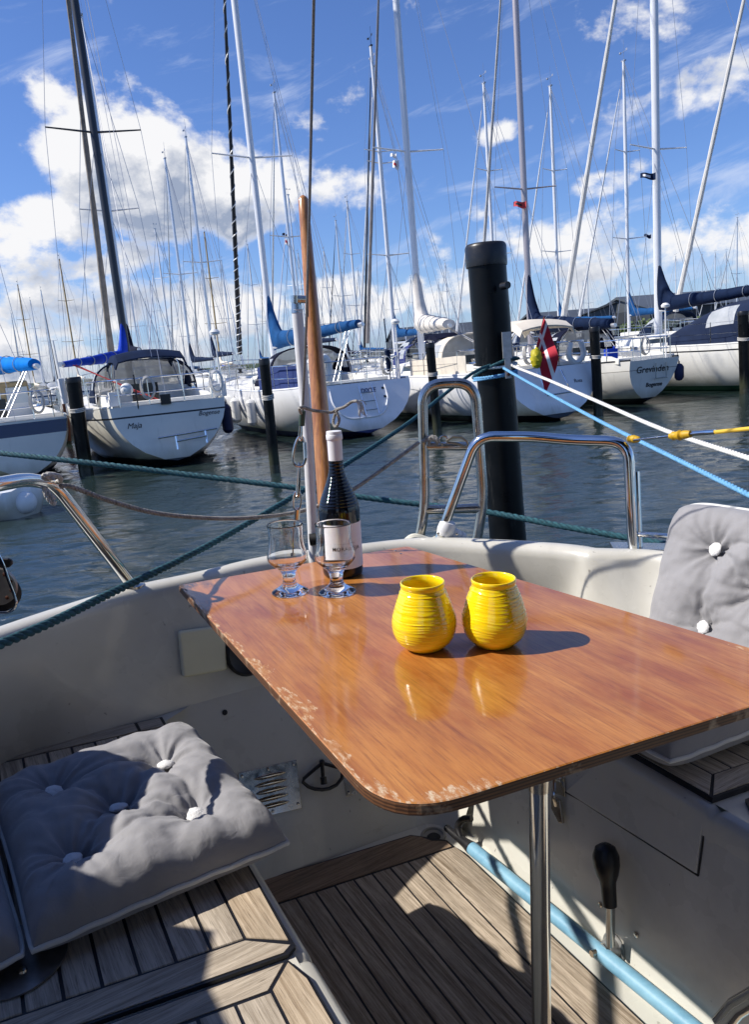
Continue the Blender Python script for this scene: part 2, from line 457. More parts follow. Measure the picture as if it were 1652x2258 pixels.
sm = q.noise(o_, 2.2, 8, .68, .6); sm2 = q.noise(q.vmath('MULTIPLY', o_, (7, 7, 26)), 1.0, 6, .7); sp_ = q.noise(o_, 60.0, 2, .5)
c_ = q.mix(q.mr(sm, .50, .74, 0, .38), src, (.33, .31, .26)); c_ = q.mix(q.mr(sm2, .62, .74, 0, .35), c_, (.30, .27, .21)); c_ = q.mix(q.mr(sp_, .73, .76, 0, .5), c_, (.14, .12, .10)); q.l.new(c_, b_.inputs['Base Color'])
wood_post = bpy.data.materials.new('varnished_staff'); wood_post.use_nodes = True
q = G(wood_post.node_tree); b_ = q.n['Principled BSDF']; t_ = q.n.new('ShaderNodeTexCoord')
f_ = q.noise(q.vmath('MULTIPLY', t_.outputs['Object'], (60, 60, 3.0)), 1.0, 6, .65, .6)
f2_ = q.noise(q.vmath('MULTIPLY', t_.outputs['Object'], (200, 200, 40)), 1.0, 3, .6)
c_ = q.mix(q.mr(f_, .32, .68), (.28, .095, .020), (.60, .27, .075)); c_ = q.mix(q.mr(f2_, .5, .7, 0, .4), c_, (.10, .03, .01))
q.l.new(c_, b_.inputs['Base Color']); b_.inputs['Roughness'].default_value = .35; b_.inputs['Coat Weight'].default_value = .7; b_.inputs['Coat Roughness'].default_value = .12

def rope_mat(name, a, b, rough=.75):
    return mat(name, a, rough, c2=b, vs=120, bump=1.0, bs=400, stretch=(1, 1, 1))
rteal = rope_mat('rope_teal', (.006, .035, .05), (.025, .12, .15))
rblue = rope_mat('rope_light_blue', (.09, .28, .50), (.20, .46, .72))
rwhite = rope_mat('rope_white', (.60, .59, .55), (.82, .81, .78))
rgrey = rope_mat('rope_grey', (.16, .15, .13), (.42, .40, .37))
rpale = rope_mat('rope_pale', (.40, .38, .34), (.66, .64, .60))

# ------------------------------------------------------------------ water
wm = bpy.data.materials.new('harbour_water'); wm.use_nodes = True
q = G(wm.node_tree); b_ = q.n['Principled BSDF']; t_ = q.n.new('ShaderNodeTexCoord'); o_ = t_.outputs['Object']
mp = q.n.new('ShaderNodeMapping'); mp.inputs['Rotation'].default_value = (0, 0, R(8)); q.l.new(o_, mp.inputs['Vector'])
w1 = q.noise(q.vmath('MULTIPLY', mp.outputs[0], (2.0, 4.6, 1)), 1.0, 3, .5, .5)
w2 = q.noise(q.vmath('MULTIPLY', mp.outputs[0], (5.2, 10.5, 1)), 1.0, 5, .62, .6)
w3 = q.noise(q.vmath('MULTIPLY', mp.outputs[0], (.25, .5, 1)), 1.0, 2, .5)
hgt = q.math('ADD', q.math('MULTIPLY', w1, .55), q.math('MULTIPLY', w2, .30))
hgt = q.math('MULTIPLY', hgt, q.mr(w3, .3, .7, .55, 1.1))
bn = q.n.new('ShaderNodeBump'); bn.inputs['Strength'].default_value = 1.0; bn.inputs['Distance'].default_value = .030
q.l.new(hgt, bn.inputs['Height']); q.l.new(bn.outputs[0], b_.inputs['Normal'])
b_.inputs['Base Color'].default_value = (.018, .031, .030, 1); b_.inputs['Roughness'].default_value = .03; b_.inputs['IOR'].default_value = 1.33
wat = M(); NA, NRr = 440, 520
rad_ = [1.4*(1.0078**k) for k in range(NRr)]; rad_ += [rad_[-1]*1.25**k for k in range(1, 16)]
nz = noise.noise; rows = []
for r_ in rad_:
    row = []; fd = max(0, 1-r_/75)
    for k in range(NA+1):
        a_ = R(-56 + 112*k/NA); x, y = r_*math.sin(a_), r_*math.cos(a_); z = 0.0
        if fd > 0:
            am = .55+.9*max(-.4, nz(V((x*.16, y*.22, 5))))
            wx = x+.5*nz(V((x*.5, y*.5, 9)))
            z = fd*am*(.030*nz(V((wx*.8+y*.25, y*1.5, 1)))+.028*nz(V((wx*2.0-y*.5, y*3.4, 2)))+.024*nz(V((wx*4.6+y*.8, y*7.2, 3)))*(r_ < 40))
        row.append(V((x, y, z)))
    rows.append(row)
wat.grid(rows)
# the rest of the harbour round about, flat
def arc(r_, a0, a1, n): return [V((r_*math.sin(R(a0+(a1-a0)*k/n)), r_*math.cos(R(a0+(a1-a0)*k/n)), 0)) for k in range(n+1)]
wat.grid([arc(r_, 56, 304, 40) for r_ in (1.4, 5, 20, 100, rad_[-1])]); wat.add(arc(1.4, 0, 360, 48)[:-1], [tuple(range(48))])
props(obj('water', wat, wm, ang=180), kind='structure')

# ------------------------------------------------------------------ far shore
land = M(); rr = random.Random(3)
rows = []
for k in range(90):
    x = -560 + k*14.0; y = 420 - abs(x)*.18
    h = 3.2 + 2*noise.noise(V((x*.012, 1, 2))) + 1.2*noise.noise(V((x*.09, 5, 2)))
    if x > 90: h += 2
    rows.append([V((x, y-25, -.5)), V((x, y-18, h*.45)), V((x, y, h)), V((x, y+60, h*.7)), V((x, y+80, -1))])
land.grid(rows)
props(obj('far_shore', land, mat('far_shore_green', (.018, .035, .016), .9, c2=(.05, .075, .025), vs=.09)), kind='structure')

# ------------------------------------------------------------------ sailing boats
def sailboat(label, P, hdg, L=10.2, B=3.25, fb=1.1, mx=5.9, mh=14.5, hull=gelw, stripe=None, boot=darkst, anti=antif, tw=.72, rk=.12,
             mastm=aluw, mr=.085, spr=((.50, 1.05),), boom=None, cover=None, cover_h=.38, boomL=3.9, boom_dir=0, boom_rise=0.0, boomz=2.35,
             furl=None, furl_r=.055, hood=None, bimini=None, push=True, life=True, fenders=(), group=None, simple=False, bs=.8, name='sailing_boat', cat='sailboat',
             sheer_dark=None, cabin=True, stern_z=.12, backstay=True, instruments=True, boomcrutch=False, forestay=True, cover_w=.13, st_off=.045, bim=(1.4, 1.95, 1.15)):
    """local frame: x forward from the transom, y to port, z up from the water"""
    h = V((math.sin(hdg), math.cos(hdg), 0)); o = V((P[0], P[1], 0)) - h*mx
    root = thing(name, label, cat, o, FW, math.pi/2-hdg, group)
    OB = lambda nm, m, mt, par=None, **k: obj(nm, m, mt, par or root, local=True, **k)
    def bw(t):
        return B/2*(tw + (1-tw)*math.sin(math.pi/2*t/.42) if t < .42 else math.cos(math.pi/2*((t-.42)/.58)**1.55)**.85 if t < 1 else 0)
    def sz(t): return fb*(1 + .05*(1-t/.3)**2*(t < .3) + .42*max(0, t-.25)**1.7)
    def kz(t):
        if t < .3: return stern_z - (stern_z+.45)*math.sin(math.pi/2*t/.3)
        return -.45 + .45*max(0, (t-.6)/.4)**2
    def X(t, z):
        x = t*L
        if t < .15: x += -rk*(sz(0)-z)*(1-t/.15)
        if t > .7: x -= (1-z/sz(t))*.11*L*((t-.7)/.3)**2*1.0
        return x
    def half(t, z):
        s_, k_ = sz(t), kz(t); u = max(0, min(1, (s_-z)/(s_-k_)))
        return bw(t)*(1-u**(2.3 if t > .15 else 2.0))**(.62 if t < .7 else .62+.5*(t-.7)/.3)
    nst = 13 if simple else 27; T = [i/(nst-1) for i in range(nst)]
    lev = lambda s_, k_: [s_, s_-st_off, s_-st_off-bs*.2] + [(s_-st_off-bs*.2)*(1-a)+.17*a for a in ((.5, ) if simple else (.2, .4, .6, .8))] + [.17, .09] + [.09*(1-a)+min(.09, k_)*a for a in (.35, .7, .9, .975, 1)]
    hm = M(); nl = len(lev(1, 0))
    mid = lambda j: 0 if j == 0 else (1 if j == 1 else (0 if j < nl-7 else (2 if j == nl-7 else 3)))
    for sgn in (1, -1):
        rows = []
        for t in T:
            k_ = kz(t); zz = [max(z, k_) for z in lev(sz(t), k_)]
            rows.append([V((X(t, z), sgn*half(t, z), z)) for z in zz])
        if sgn < 0: rows = rows[::-1]
        for j in range(nl-1):
            hm.mat(mid(j)); hm.grid([[r[j], r[j+1]] for r in rows])
    # transom
    zz = [max(z, kz(0)) for z in lev(sz(0), kz(0))]
    lr = [V((X(0, z), half(0, z), z)) for z in zz]; rr_ = [V((p.x, -p.y, p.z)) for p in lr]
    for j in range(nl-1):
        hm.mat({0: 0, 1: 1, 2: 2, 3: 3}[mid(j)]); nseg = 6
        hm.grid([[rr_[a].lerp(lr[a], i/nseg) for i in range(nseg+1)] for a in (j, j+1)])
    OB('hull', hm, [hull, stripe or hull, boot, anti])
    # deck with camber
    dk = M(); rows = []
    for t in T:
        b_, s_ = bw(t), sz(t)-.01
        rows.append([V((t*L + (0 if t > 0 else .02), b_*u, s_ + .05*(1-u*u)*(b_/B*2) - .01)) for u in (-1, -.6, -.2, .2, .6, 1)])
    dk.grid(rows); OB('deck', dk, deckm)
    if not simple:
        rl = M()
        for sgn in (1, -1):
            rl.tube([V((t*L+(.03 if t == 0 else 0), sgn*(bw(t)-.02), sz(t)+.02)) for t in T], .028, 6)
        OB('toe_rail', rl, sheer_dark or hull)
    c0, c1 = .31*L, .70*L; ch = .40
    if cabin:
        cb = M(); rows = []
        N = 9
        for i in range(N):
            u = i/(N-1); x = c0+(c1-c0)*u; w = .31*B*(1-.45*u**1.7); hh = ch*(1-.25*u) if u < .75 else ch*(1-.25*u)*(1-((u-.75)/.25)**1.4*.92)
            z0 = sz(x/L)-.03
            rows.append([V((x, sg*w*wf, z0+hh*zf)) for (sg, wf, zf) in ((-1, 1.06, 0), (-1, 1, .55), (-1, .93, .93), (-1, .6, 1.04), (0, 0, 1.1), (1, .6, 1.04), (1, .93, .93), (1, 1, .55), (1, 1.06, 0))])
        cb.grid(rows); cb.add(rows[0], [tuple(range(8, -1, -1))])
        ca = OB('coachroof', cb, deckm)
        wnm = M()
        for sg in (1, -1):
            for (a, b) in (((.12, .62),) if simple else ((.08, .34), (.38, .62))):
                xa, xb = c0+(c1-c0)*a, c0+(c1-c0)*b; za = sz(xa/L)
                ya = .31*B*(1-.45*a**1.7)*1.012+.01; yb = .31*B*(1-.45*b**1.7)*1.012+.01
                wnm.extr([(xa, sg*ya, za+.12), (xb, sg*yb, za+.11), (xb-.05, sg*(yb-.015), za+.24), (xa+.02, sg*(ya-.015), za+.27)], (0, sg*.008, 0))
        OB('cabin_window', wnm, winm, ca)
        if not simple:
            dm = M(); dm.box((c0-.015, 0, fb+.22), (.02, .62, .50)); OB('companionway', dm, winm)
    cc = M()
    for sg in (1, -1):
        cc.extr([(.5, sg*.30*B, fb-.02), (c0, sg*.31*B, fb-.02), (c0, sg*.30*B, fb+.30), (.8, sg*.29*B, fb+.20), (.5, sg*.29*B, fb+.12)], (0, -sg*.12, 0))
    cc.box((.42, 0, fb+.06), (.22, .6*B, .16)); OB('cockpit_coaming', cc, deckm, bevel=0 if simple else .02)
    if not simple:
        wc = M()
        for sg in (1, -1): wc.lathe([(.06, 0), (.045, .05), (.06, .12), (.02, .13)], (1.9, sg*.26*B+sg*.0, fb+.26), 10)
        OB('winch', wc, steel)
    # mast
    mb = sz(mx/L)+.3
    ms = M(); nm = 8
    ms.tube([V((mx, 0, mb+(mh-mb)*i/nm)) for i in range(nm+1)], [mr*(1 if i < nm-1 else .82) for i in range(nm+1)], 10, flat=.8)
    mo = OB('mast', ms, mastm)
    sp = M(); sh = M(); wr = .0065 if not simple else .010
    tips = []
    for (fz, hw) in spr:
        z = mb+(mh-mb)*fz; tips.append((z, hw))
        for sg in (1, -1): sp.tube([V((mx, 0, z)), V((mx-.12, sg*hw, z+.06))], [.028, .018], 6)
    OB('spreader', sp, mastm, mo)
    for sg in (1, -1):
        cp = V((mx-.15, sg*(bw(mx/L)-.15), sz(mx/L)))
        sh.tube([cp] + [V((mx-.12, sg*w, z+.06)) for z, w in tips] + [V((mx, 0, mh-.1))], wr, 5)
        sh.tube([V((mx-.5, sg*(bw(mx/L)-.2), sz(mx/L))), V((mx, 0, tips[0][0]-.1))], wr, 5)
    if backstay: sh.tube([V((.1, 0, fb)), V((mx, 0, mh))], wr, 5)
    bow = V((L*.975, 0, sz(1)+.05)); top = V((mx, 0, mh-.25))
    if forestay: sh.tube([bow, top], wr, 5)
    if cover or boom: sh.tube([V((mx-boomL, 0, boomz+boom_rise)), V((mx, 0, mh))], wr*.8, 5)
    OB('rigging', sh, wire)
    if furl:
        fm = M(); a = bow.lerp(top, .055); b = bow.lerp(top, .93); n_ = 24 if not simple else 6
        pts = [a.lerp(b, i/n_)+V((0, 0, 0)) for i in range(n_+1)]
        fr_ = [furl_r*(1.0 - .62*(i/n_))*(1+.10*math.sin(i*1.9)) for i in range(n_+1)]
        fm.tube(pts, fr_, 8)
        if isinstance(furl, tuple):
            fo = OB('furled_jib', fm, furl[0]); wnd = M(); ds = (b-a).normalized(); u = ds.orthogonal().normalized(); w = ds.cross(u); q_ = []
            for i in range(1, 620):
                s_ = i/620; p = a.lerp(b, s_); fr2 = furl_r*(1-.62*s_)*1.06; ang = s_*2*math.pi*(30+ 34*(1-s_)**2); q_.append(p+(u*math.cos(ang)+w*math.sin(ang))*fr2)
            wnd.tube(q_, .016, 4); OB('white_spiral', wnd, fendm, fo)
        else: OB('furled_jib', fm, furl)
        dr = M(); dr.lathe([(.02, 0), (.10, .02), (.10, .04), (.05, .06), (.05, .12), (.10, .14), (.10, .16), (.02, .18)], bow+V((-.02, 0, .1)), 10); OB('furling_drum', dr, black)
    if instruments:
        im = M(); z = mh
        im.tube([V((mx, 0, z-.05)), V((mx-.02, 0, z+.35))], .008, 5); im.tube([V((mx-.22, .03, z+.36)), V((mx+.16, .03, z+.36))], .008, 5)
        im.box((mx-.22, .03, z+.40), (.10, .006, .09)); im.tube([V((mx+.05, -.06, z)), V((mx+.05, -.06, z+.85))], .006, 5)
        im.box((mx, 0, z+.02), (.22, .10, .05)); im.lathe([(0, -.04), (.05, -.03), (.05, .03), (0, .04)], (mx+.16, .03, z+.36), 8)
        OB('wind_vane', im, black if not simple else wire, mo)
    if boom or cover:
        cd = V((-math.cos(boom_dir), math.sin(boom_dir), 0)); e = V((mx, 0, boomz))+cd*boomL+V((0, 0, boom_rise))
        bm = M(); s0 = V((mx, 0, boomz))+cd*.08; bm.tube([s0, e], .06, 8, flat=.8); bo = OB('boom', bm, alu)
        if cover:
            cm = M(); N = 28; rows = []
            for i in range(N+1):
                u = i/N; p = s0.lerp(e, u*.96); hh = cover_h*(1-.62*u**.8)*(1+.08*noise.noise(V((u*9, 3, mh))))
                w = cover_w*(1-.35*u)*(1+.15*noise.noise(V((u*11, 7, mh))))
                if u < .10: hh += cover_h*1.9*(1-u/.10)**1.3; w *= 1-.35*(1-u/.10)
                side = cd.cross(V((0, 0, 1))); ring = []
                for k in range(14):
                    a_ = 2*math.pi*k/14; wr_ = 1+.10*noise.noise(V((u*14, a_*1.3, mh)))
                    ring.append(p + side*w*math.sin(a_)*wr_ + V((0, 0, hh*.5-.07 + hh*.5*math.cos(a_)*wr_)))
                rows.append(ring+[ring[0]])
            cm.grid(rows); cm.add(rows[0][:-1], [tuple(range(14))]); cm.add(rows[-1][:-1], [tuple(range(13, -1, -1))])
            OB('sail_cover', cm, cover, ang=60)
            if not simple:
                st_ = M()
                for u in (.25, .42, .6, .78):
                    p = s0.lerp(e, u); hh = cover_h*(1-.62*u**.8); side = cd.cross(V((0, 0, 1)))
                    st_.tube([p+side*(cover_w+.01)*(1-.35*u)*math.sin(a_)*1.06+V((0, 0, hh*.5-.07+hh*.54*math.cos(a_))) for a_ in [2*math.pi*k/14 for k in range(14)]], .012, 4, closed=True)
                OB('sail_tie', st_, wire)
        mn = M(); mn.tube([e.lerp(s0, .12), V((1.1, 0, fb+.1))], .012, 5); mn.tube([e.lerp(s0, .16), V((1.15, .1, fb+.1))], .012, 5)
        if not simple: OB('mainsheet', mn, redrope if boomcrutch else wire)
    if hood:
        hm2 = M(); cw = M(); W_ = .34*B; z0 = fb+.10; H = .94; x0 = c0-.25; x1 = c0+1.15; N = 8; K = 18
        prof = []
        for i in range(N+1):
            u = i/N; x = x0+(x1-x0)*u; hh = H*(1-.06*u) if u < .4 else H*(1-.024)*(1-((u-.4)/.6)**1.8*.72); w = W_*(1+.04*u)
            prof.append([V((x, w*math.copysign(abs(math.cos(a_))**.62, math.cos(a_)), z0+hh*math.sin(a_)**.62)) for a_ in [math.pi*k/K for k in range(K+1)]])
        for i in range(N):
            for k in range(K):
                win = (3 <= i < N) and (3 <= k < K-3)
                win = win or (1 <= i < 3 and (k in (1, 2, 3, K-4, K-3, K-2)))
                t_ = cw if win else hm2
                t_.add([prof[i][k], prof[i][k+1], prof[i+1][k+1], prof[i+1][k]], [(0, 1, 2, 3)])
        hm2.tube(prof[0], .022, 6)
        ho = OB('sprayhood', hm2, hood, ang=60); OB('clear_panel', cw, clear, ho)
    if bimini:
        bm_ = M(); W_ = bim[2]; zt = fb+bim[1]; rows = []
        for i in range(9):
            x = bim[0]-1.0+2.0*i/8; rows.append([V((x, W_*u, zt+.10*(1-u*u)+.05*math.sin(math.pi*i/8) - (.13*(abs(u) > .95)) - (.13*(i in (0, 8))))) for u in (-1, -.9, -.6, -.3, 0, .3, .6, .9, 1)])
        bm_.sheet(rows, -.035); bi = OB('bimini_top', bm_, bimini)
        fm_ = M()
        for x in (bim[0]-.9, bim[0], bim[0]+.95):
            fm_.tube(bend([V((bim[0], -W_, fb+.2)), V((x, -W_*.97, zt-.06)), V((x, W_*.97, zt-.06)), V((bim[0], W_, fb+.2))], .2), .013, 6)
        OB('frame', fm_, steel, bi)
    if push:
        pm = M(); w0 = bw(0)-.12; w1 = bw(.16)-.08
        for dz, r_ in ((.60, .015), (.30, .011)):
            pm.tube(bend([V((.16*L, w1, fb+dz)), V((.10, w0, fb+dz)), V((.10, -w0, fb+dz)), V((.16*L, -w1, fb+dz))], .35), r_, 6)
        for (x, y) in ((.16*L, w1), (.16*L, -w1), (.12, w0*.9), (.12, -w0*.9), (.10, .35), (.10, -.35), (.08*L, bw(.08)-.10), (.08*L, -bw(.08)+.10)):
            pm.tube([V((x, y, fb-.02)), V((x, y, fb+.60))], .013, 6)
        OB('pushpit', pm, steel)
        if not simple:
            sm = M()   # pulpit at the bow
            tb = .93; sm.tube(bend([V((.86*L, bw(.86), sz(.86)+.6)), V((L*1.0, .12, sz(1)+.6)), V((L*1.0, -.12, sz(1)+.6)), V((.86*L, -bw(.86), sz(.86)+.6))], .2), .014, 6)
            for sg in (1, -1):
                for tt in (.86, .95): sm.tube([V((tt*L, sg*bw(tt), sz(tt))), V((tt*L+.02, sg*bw(tt), sz(tt)+.6))], .013, 6)
            OB('pulpit', sm, steel)
    if life and not simple:
        lm = M()
        for sg in (1, -1):
            ts = (.16, .30, .44, .58, .72, .86)
            for tt in ts[1:-1]: lm.tube([V((tt*L, sg*(bw(tt)-.06), sz(tt))), V((tt*L, sg*(bw(tt)-.06), sz(tt)+.62))], .012, 5)
            for dz in (.60, .30): lm.tube([V((tt*L, sg*(bw(tt)-.06), sz(tt)+dz)) for tt in ts], .006, 4)
        OB('guard_rail', lm, steel)
    for (tt, sg, r_, ln, mt) in fenders:
        f_ = M(); y = sg*(half(tt, .75)+r_); ztop = sz(tt)-.18; xx = tt*L
        f_.lathe([(0, 0), (r_*.6, .02), (r_, .09), (r_, ln-.09), (r_*.6, ln-.02), (.02, ln), (.02, ln+.06)], (xx, y, ztop-ln), 12)
        f_.tube([V((xx, y, ztop+.03)), V((xx, sg*(bw(tt)-.05), sz(tt)+.3))], .008, 4)
        OB('fender', f_, mt)
    return dict(root=root, bw=bw, sz=sz, half=half, X=X, L=L, B=B, fb=fb, mx=mx, OB=OB, mh=mh, rk=rk)

def mast_at(px, py, dist):
    r = ray(BW, px, py); q_ = V((r.x, r.y, 0)).normalized()*dist; return q_
def transom_text(b, s, size, y, z, mt=ink, shear=0, bold=.0):
    rk = b['rk']; fb_ = b['sz'](0)
    fn = lambda p: V((-rk*(fb_-(z+p.y)) - .006 - p.z, y - p.x, z+p.y))
    b['OB']('name_lettering', text_mesh(s, size, fn, .002, bold, shear), mt, smooth=False)

# 1  left-hand boat, cream deckhouse under a bright blue sail cover
b1 = sailboat('cream boat with bright blue sail cover and navy stripe, cut by the left edge', mast_at(-60, 850, 22.0), R(-33), L=9.6, B=3.1, fb=1.15, mx=5.4, mh=12.5,
              hull=gelc, stripe=bluestripe, bs=1.25, boot=antib, anti=antib, mastm=alu, cover=cyanc, cover_h=.62, cover_w=.2, boomL=4.6, boomz=2.25, boom_dir=R(-9), spr=((.5, .9),), rk=.10, tw=.60, instruments=False)
ck = M(); ck.extr([(3.0, -.9, 1.15), (3.0, .9, 1.15), (3.0, .85, 2.0), (3.0, -.85, 2.0)], (1.6, 0, 0))
hs = b1['OB']('deckhouse', ck, mat('deckhouse_tan', (.40, .30, .15), .6, var=.1), bevel=.05)
ck = M()
for y in (-.58, 0, .58): ck.box((2.985, y, 1.68), (.02, .46, .36))
b1['OB']('window', ck, mat('bright_window', (.55, .60, .60), .15), hs)
# 2  the boat Maja
b2 = sailboat('cream boat Maja with a navy bimini and royal blue sail cover, dark tall mast', mast_at(287, 835, 22.1), R(-23), L=10.4, B=3.5, fb=1.22, mx=5.8, mh=16.5,
              hull=gelc, stripe=darkst, st_off=.19, bs=.17, boot=darkst, mastm=alud, mr=.105, cover=royal, cover_h=.34, boomL=4.4, boom_dir=R(25), boom_rise=-.1, boomz=2.35,
              furl=mat('furled_genoa_taupe', (.20, .18, .16), .8, var=.3, vs=4), furl_r=.10, hood=navy, bimini=navy, bim=(2.6, 1.08, .78), spr=((.43, 1.15),), fenders=((.20, -1, .13, .7, fendn),), tw=.66, rk=.18, boomcrutch=True)
transom_text(b2, 'Maja', .155, .74, .90, ink, .35); transom_text(b2, 'Bogense', .13, -.78, 1.0, ink, .35)
ld = M()   # swim platform ladder folded on the transom
for a, b in (((-.36, .35, .62), (-.34, -.85, .68)), ((-.36, .0, .62), (-.42, .0, .36)), ((-.36, -.60, .66), (-.42, -.60, .42)), ((-.42, 0, .52), (-.42, -.6, .56))):
    ld.tube([V(a), V(b)], .022, 6)
b2['OB']('boarding_ladder', ld, steel)
wv = M(); wv.box((.35, 1.0, 1.45), (.3, .2, .28)); wv.ball((.2, .75, 1.62), .13, 10, 8); b2['OB']('horseshoe_buoy', wv, fendm)
gs = M(); gs.box((-.02, .05, 1.36), (.06, .20, .20)); gs.tube([V((0, .6, 1.0)), V((0, .6, 1.9))], .015, 5); b2['OB']('outboard_bracket', gs, black)
# 3  white boat with stepped transom
b3 = sailboat('white boat with a stepped transom, mid blue sail cover and navy cockpit cover', mast_at(604, 790, 23.9), R(-25), L=9.8, B=3.4, fb=1.20, mx=5.8, mh=15.5,
              hull=gelb, boot=antib, anti=antib, mastm=aluw, mr=.10, cover=bluec, cover_w=.18, cover_h=.56, boomL=4.9, boom_dir=R(-9), boom_rise=.30, boomz=2.35,
              furl=(black, fendm), furl_r=.085, hood=navyb, spr=((.44, 1.2),), fenders=((.30, 1, .13, .7, fendm), (.44, 1, .14, .7, fendm), (.60, 1, .14, .7, fendm)), tw=.84, rk=.42, stern_z=.10)
B3 = b3['OB']; q3 = M()
def on_tr(b, y, z, out=.0): return V((-b['rk']*(b['sz'](0)-z)-out, y, z))
q3.tube(cr([on_tr(b3, .72, 1.16, .01), on_tr(b3, .70, .80, .01), on_tr(b3, .45, .50, .01), on_tr(b3, 0, .46, .01), on_tr(b3, -.45, .50, .01), on_tr(b3, -.70, .80, .01), on_tr(b3, -.72, 1.16, .01)], 6), .028, 6)
B3('step_moulding', q3, gelb)
q3 = M()
for y in (-.02, -.36): q3.tube([on_tr(b3, y, 1.2, .05), on_tr(b3, y, .52, .07)], .013, 6)
for z in (.62, .82, 1.02): q3.tube([on_tr(b3, -.02, z, .06), on_tr(b3, -.36, z, .06)], .012, 6)
B3('boarding_ladder', q3, steel)
transom_text(b3, 'DIXTE', .14, -.25, 1.06, mat('lettering_blue_grey', (.05, .07, .16), .5), .25, .004)
q3 = M()
for z in (1.06, .86): q3.extr([on_tr(b3, -.62, z, .004), on_tr(b3, -.68, z, .004), on_tr(b3, -.68, z+.05, .004), on_tr(b3, -.62, z+.05, .004)], (-.01, 0, 0))
B3('transom_vent', q3, winm)
wcb = mat('weather_cloth_blue', (.014, .035, .15), .8, bump=.4, bs=5)
q3 = M(); q3.sheet([[V((x, 1.38-.12*(x < .6), z)) for x in (.5, 1.4, 2.4, 3.2)] for z in (1.2, 1.5, 1.82)], -.01); B3('weather_cloth', q3, wcb)
q3 = M(); q3.sheet([[V((x, -1.40+.12*(x < .6), z)) for x in (.15, .6)] for z in (1.2, 1.5, 1.9)], .01)
B3('weather_cloth', q3, wcb)
q3 = M()
for s_ in (.95, .70): q3.tube(cr([(.25, s_-.12, 1.35), (.22, s_-.14, 1.75), (.22, s_-.03, 1.92), (.22, s_+.10, 1.75), (.25, s_+.08, 1.35)], 6), .085, 8)
B3('horseshoe_buoy', q3, fendm)
# 4  the boat behind the near pile, cream canvas, Danish flag
b4 = sailboat('white boat with cream sprayhood and a white boom bundle, half hidden by the nearest pile', mast_at(930, 772, 24.0), R(-24), L=10.6, B=3.4, fb=1.18, mx=6.2, mh=15.8,
              hull=gelb, mastm=aluw, mr=.10, cover=mat('white_sail_bundle', (.66, .62, .56), .7, var=.1, bump=.8, bs=7), cover_w=.27, cover_h=.62, boomL=3.4, boom_dir=R(15), boom_rise=.0, boomz=2.45,
              furl=mat('furled_jib_taupe', (.26, .24, .23), .7, var=.2, vs=4), furl_r=.07, hood=cream, bimini=cream, bim=(1.0, 1.05, .8), spr=((.42, 1.15),), tw=.80, rk=.30, stern_z=.06)
q4 = M(); q4.sheet([[V((x, 1.48, z+.02*math.sin(x*5))) for x in (1.3, 1.8, 2.4, 3.0, 3.6, 4.2)] for z in (1.2, 1.45, 1.66)], -.012)
b4['OB']('weather_cloth', q4, cream)
q4 = M()
for y in (.42, -.25): q4.tube([on_tr(b4, y, 1.15, .06), on_tr(b4, y-.03, .62, .22)], .018, 6)
q4.tube([on_tr(b4, .42, .62, .22), on_tr(b4, -.28, .64, .22)], .022, 6)
b4['OB']('boarding_ladder', q4, steel)
transom_text(b4, 'Rosa', .12, -.72, .86)
# 5  the boat Grevinden
b5 = sailboat('cream boat Grevinden of Bogense with dark sprayhood and navy boom cover', mast_at(1171, 745, 26.3), R(-18), L=10.4, B=2.9, fb=1.10, mx=6.1, mh=15.6,
              hull=gelw, stripe=mat('cove_line', (.16, .15, .13), .4), st_off=.24, bs=.07, sheer_dark=darkst, mastm=alup, mr=.10, cover=navy, cover_h=.66, cover_w=.2, boomL=4.5, boom_dir=R(0), boom_rise=-.05, boomz=2.15,
              furl=mat('furled_jib_silver', (.42, .42, .42), .7, var=.2, vs=4), furl_r=.07, hood=navyb, spr=((.36, 1.1), ), tw=.52, rk=-.28, stern_z=.10, fenders=((.01, -1, .12, .45, fendn),))
transom_text(b5, 'Grevinden', .235, .02, .90, ink, 0, .002); transom_text(b5, 'Bogense', .15, -.10, .50, ink, 0, .004)
q5 = M()
for y in (-.02, -.34): q5.tube([on_tr(b5, y, 1.05, .03), on_tr(b5, y-.02, .66, .10)], .014, 6)
q5.tube([on_tr(b5, .0, .66, .10), on_tr(b5, -.40, .66, .10)], .016, 6); b5['OB']('boarding_ladder', q5, steel)
# 6  right-hand boat with the full navy canopy
b6 = sailboat('long white boat with a full navy cockpit canopy and green boot top, right edge', mast_at(1453, 725, 27.5), R(-26), L=12.4, B=3.7, fb=1.32, mx=7.2, mh=17.5,
              hull=gelw, boot=green, anti=green, stripe=darkst, st_off=.13, bs=.2, mastm=aluw, mr=.12, cover=navy, cover_w=.2, cover_h=.52, boomL=5.4, boom_dir=R(0), boom_rise=.30, boomz=2.48,
              furl=mat('furled_jib_white', (.62, .61, .58), .6, var=.12, vs=4), furl_r=.11, spr=((.36, 1.2),), tw=.70, rk=.1, fenders=())
q6 = M(); cw = M(); W_ = 1.35; N = 10; K = 14; z0 = 1.36; prof = []
for i in range(N+1):
    u = i/N; x = 1.0+4.6*u; hh = 1.14*(min(1, .55+u*2.2) if u < .5 else 1 if u < .55 else 1-((u-.55)/.45)**1.5*.62)
    prof.append([V((x, W_*math.copysign(abs(math.cos(a_))**.5, math.cos(a_)), z0+hh*math.sin(a_)**.55)) for a_ in [math.pi*k/K for k in range(K+1)]])
for i in range(N):
    for k in range(K):
        w_ = k in (1, 2, 3, K-4, K-3, K-2) and i in (2, 3, 5, 6)
        (cw if w_ else q6).add([prof[i][k], prof[i][k+1], prof[i+1][k+1], prof[i+1][k]], [(0, 1, 2, 3)])
q6.add(prof[0], [tuple(range(K, -1, -1))])
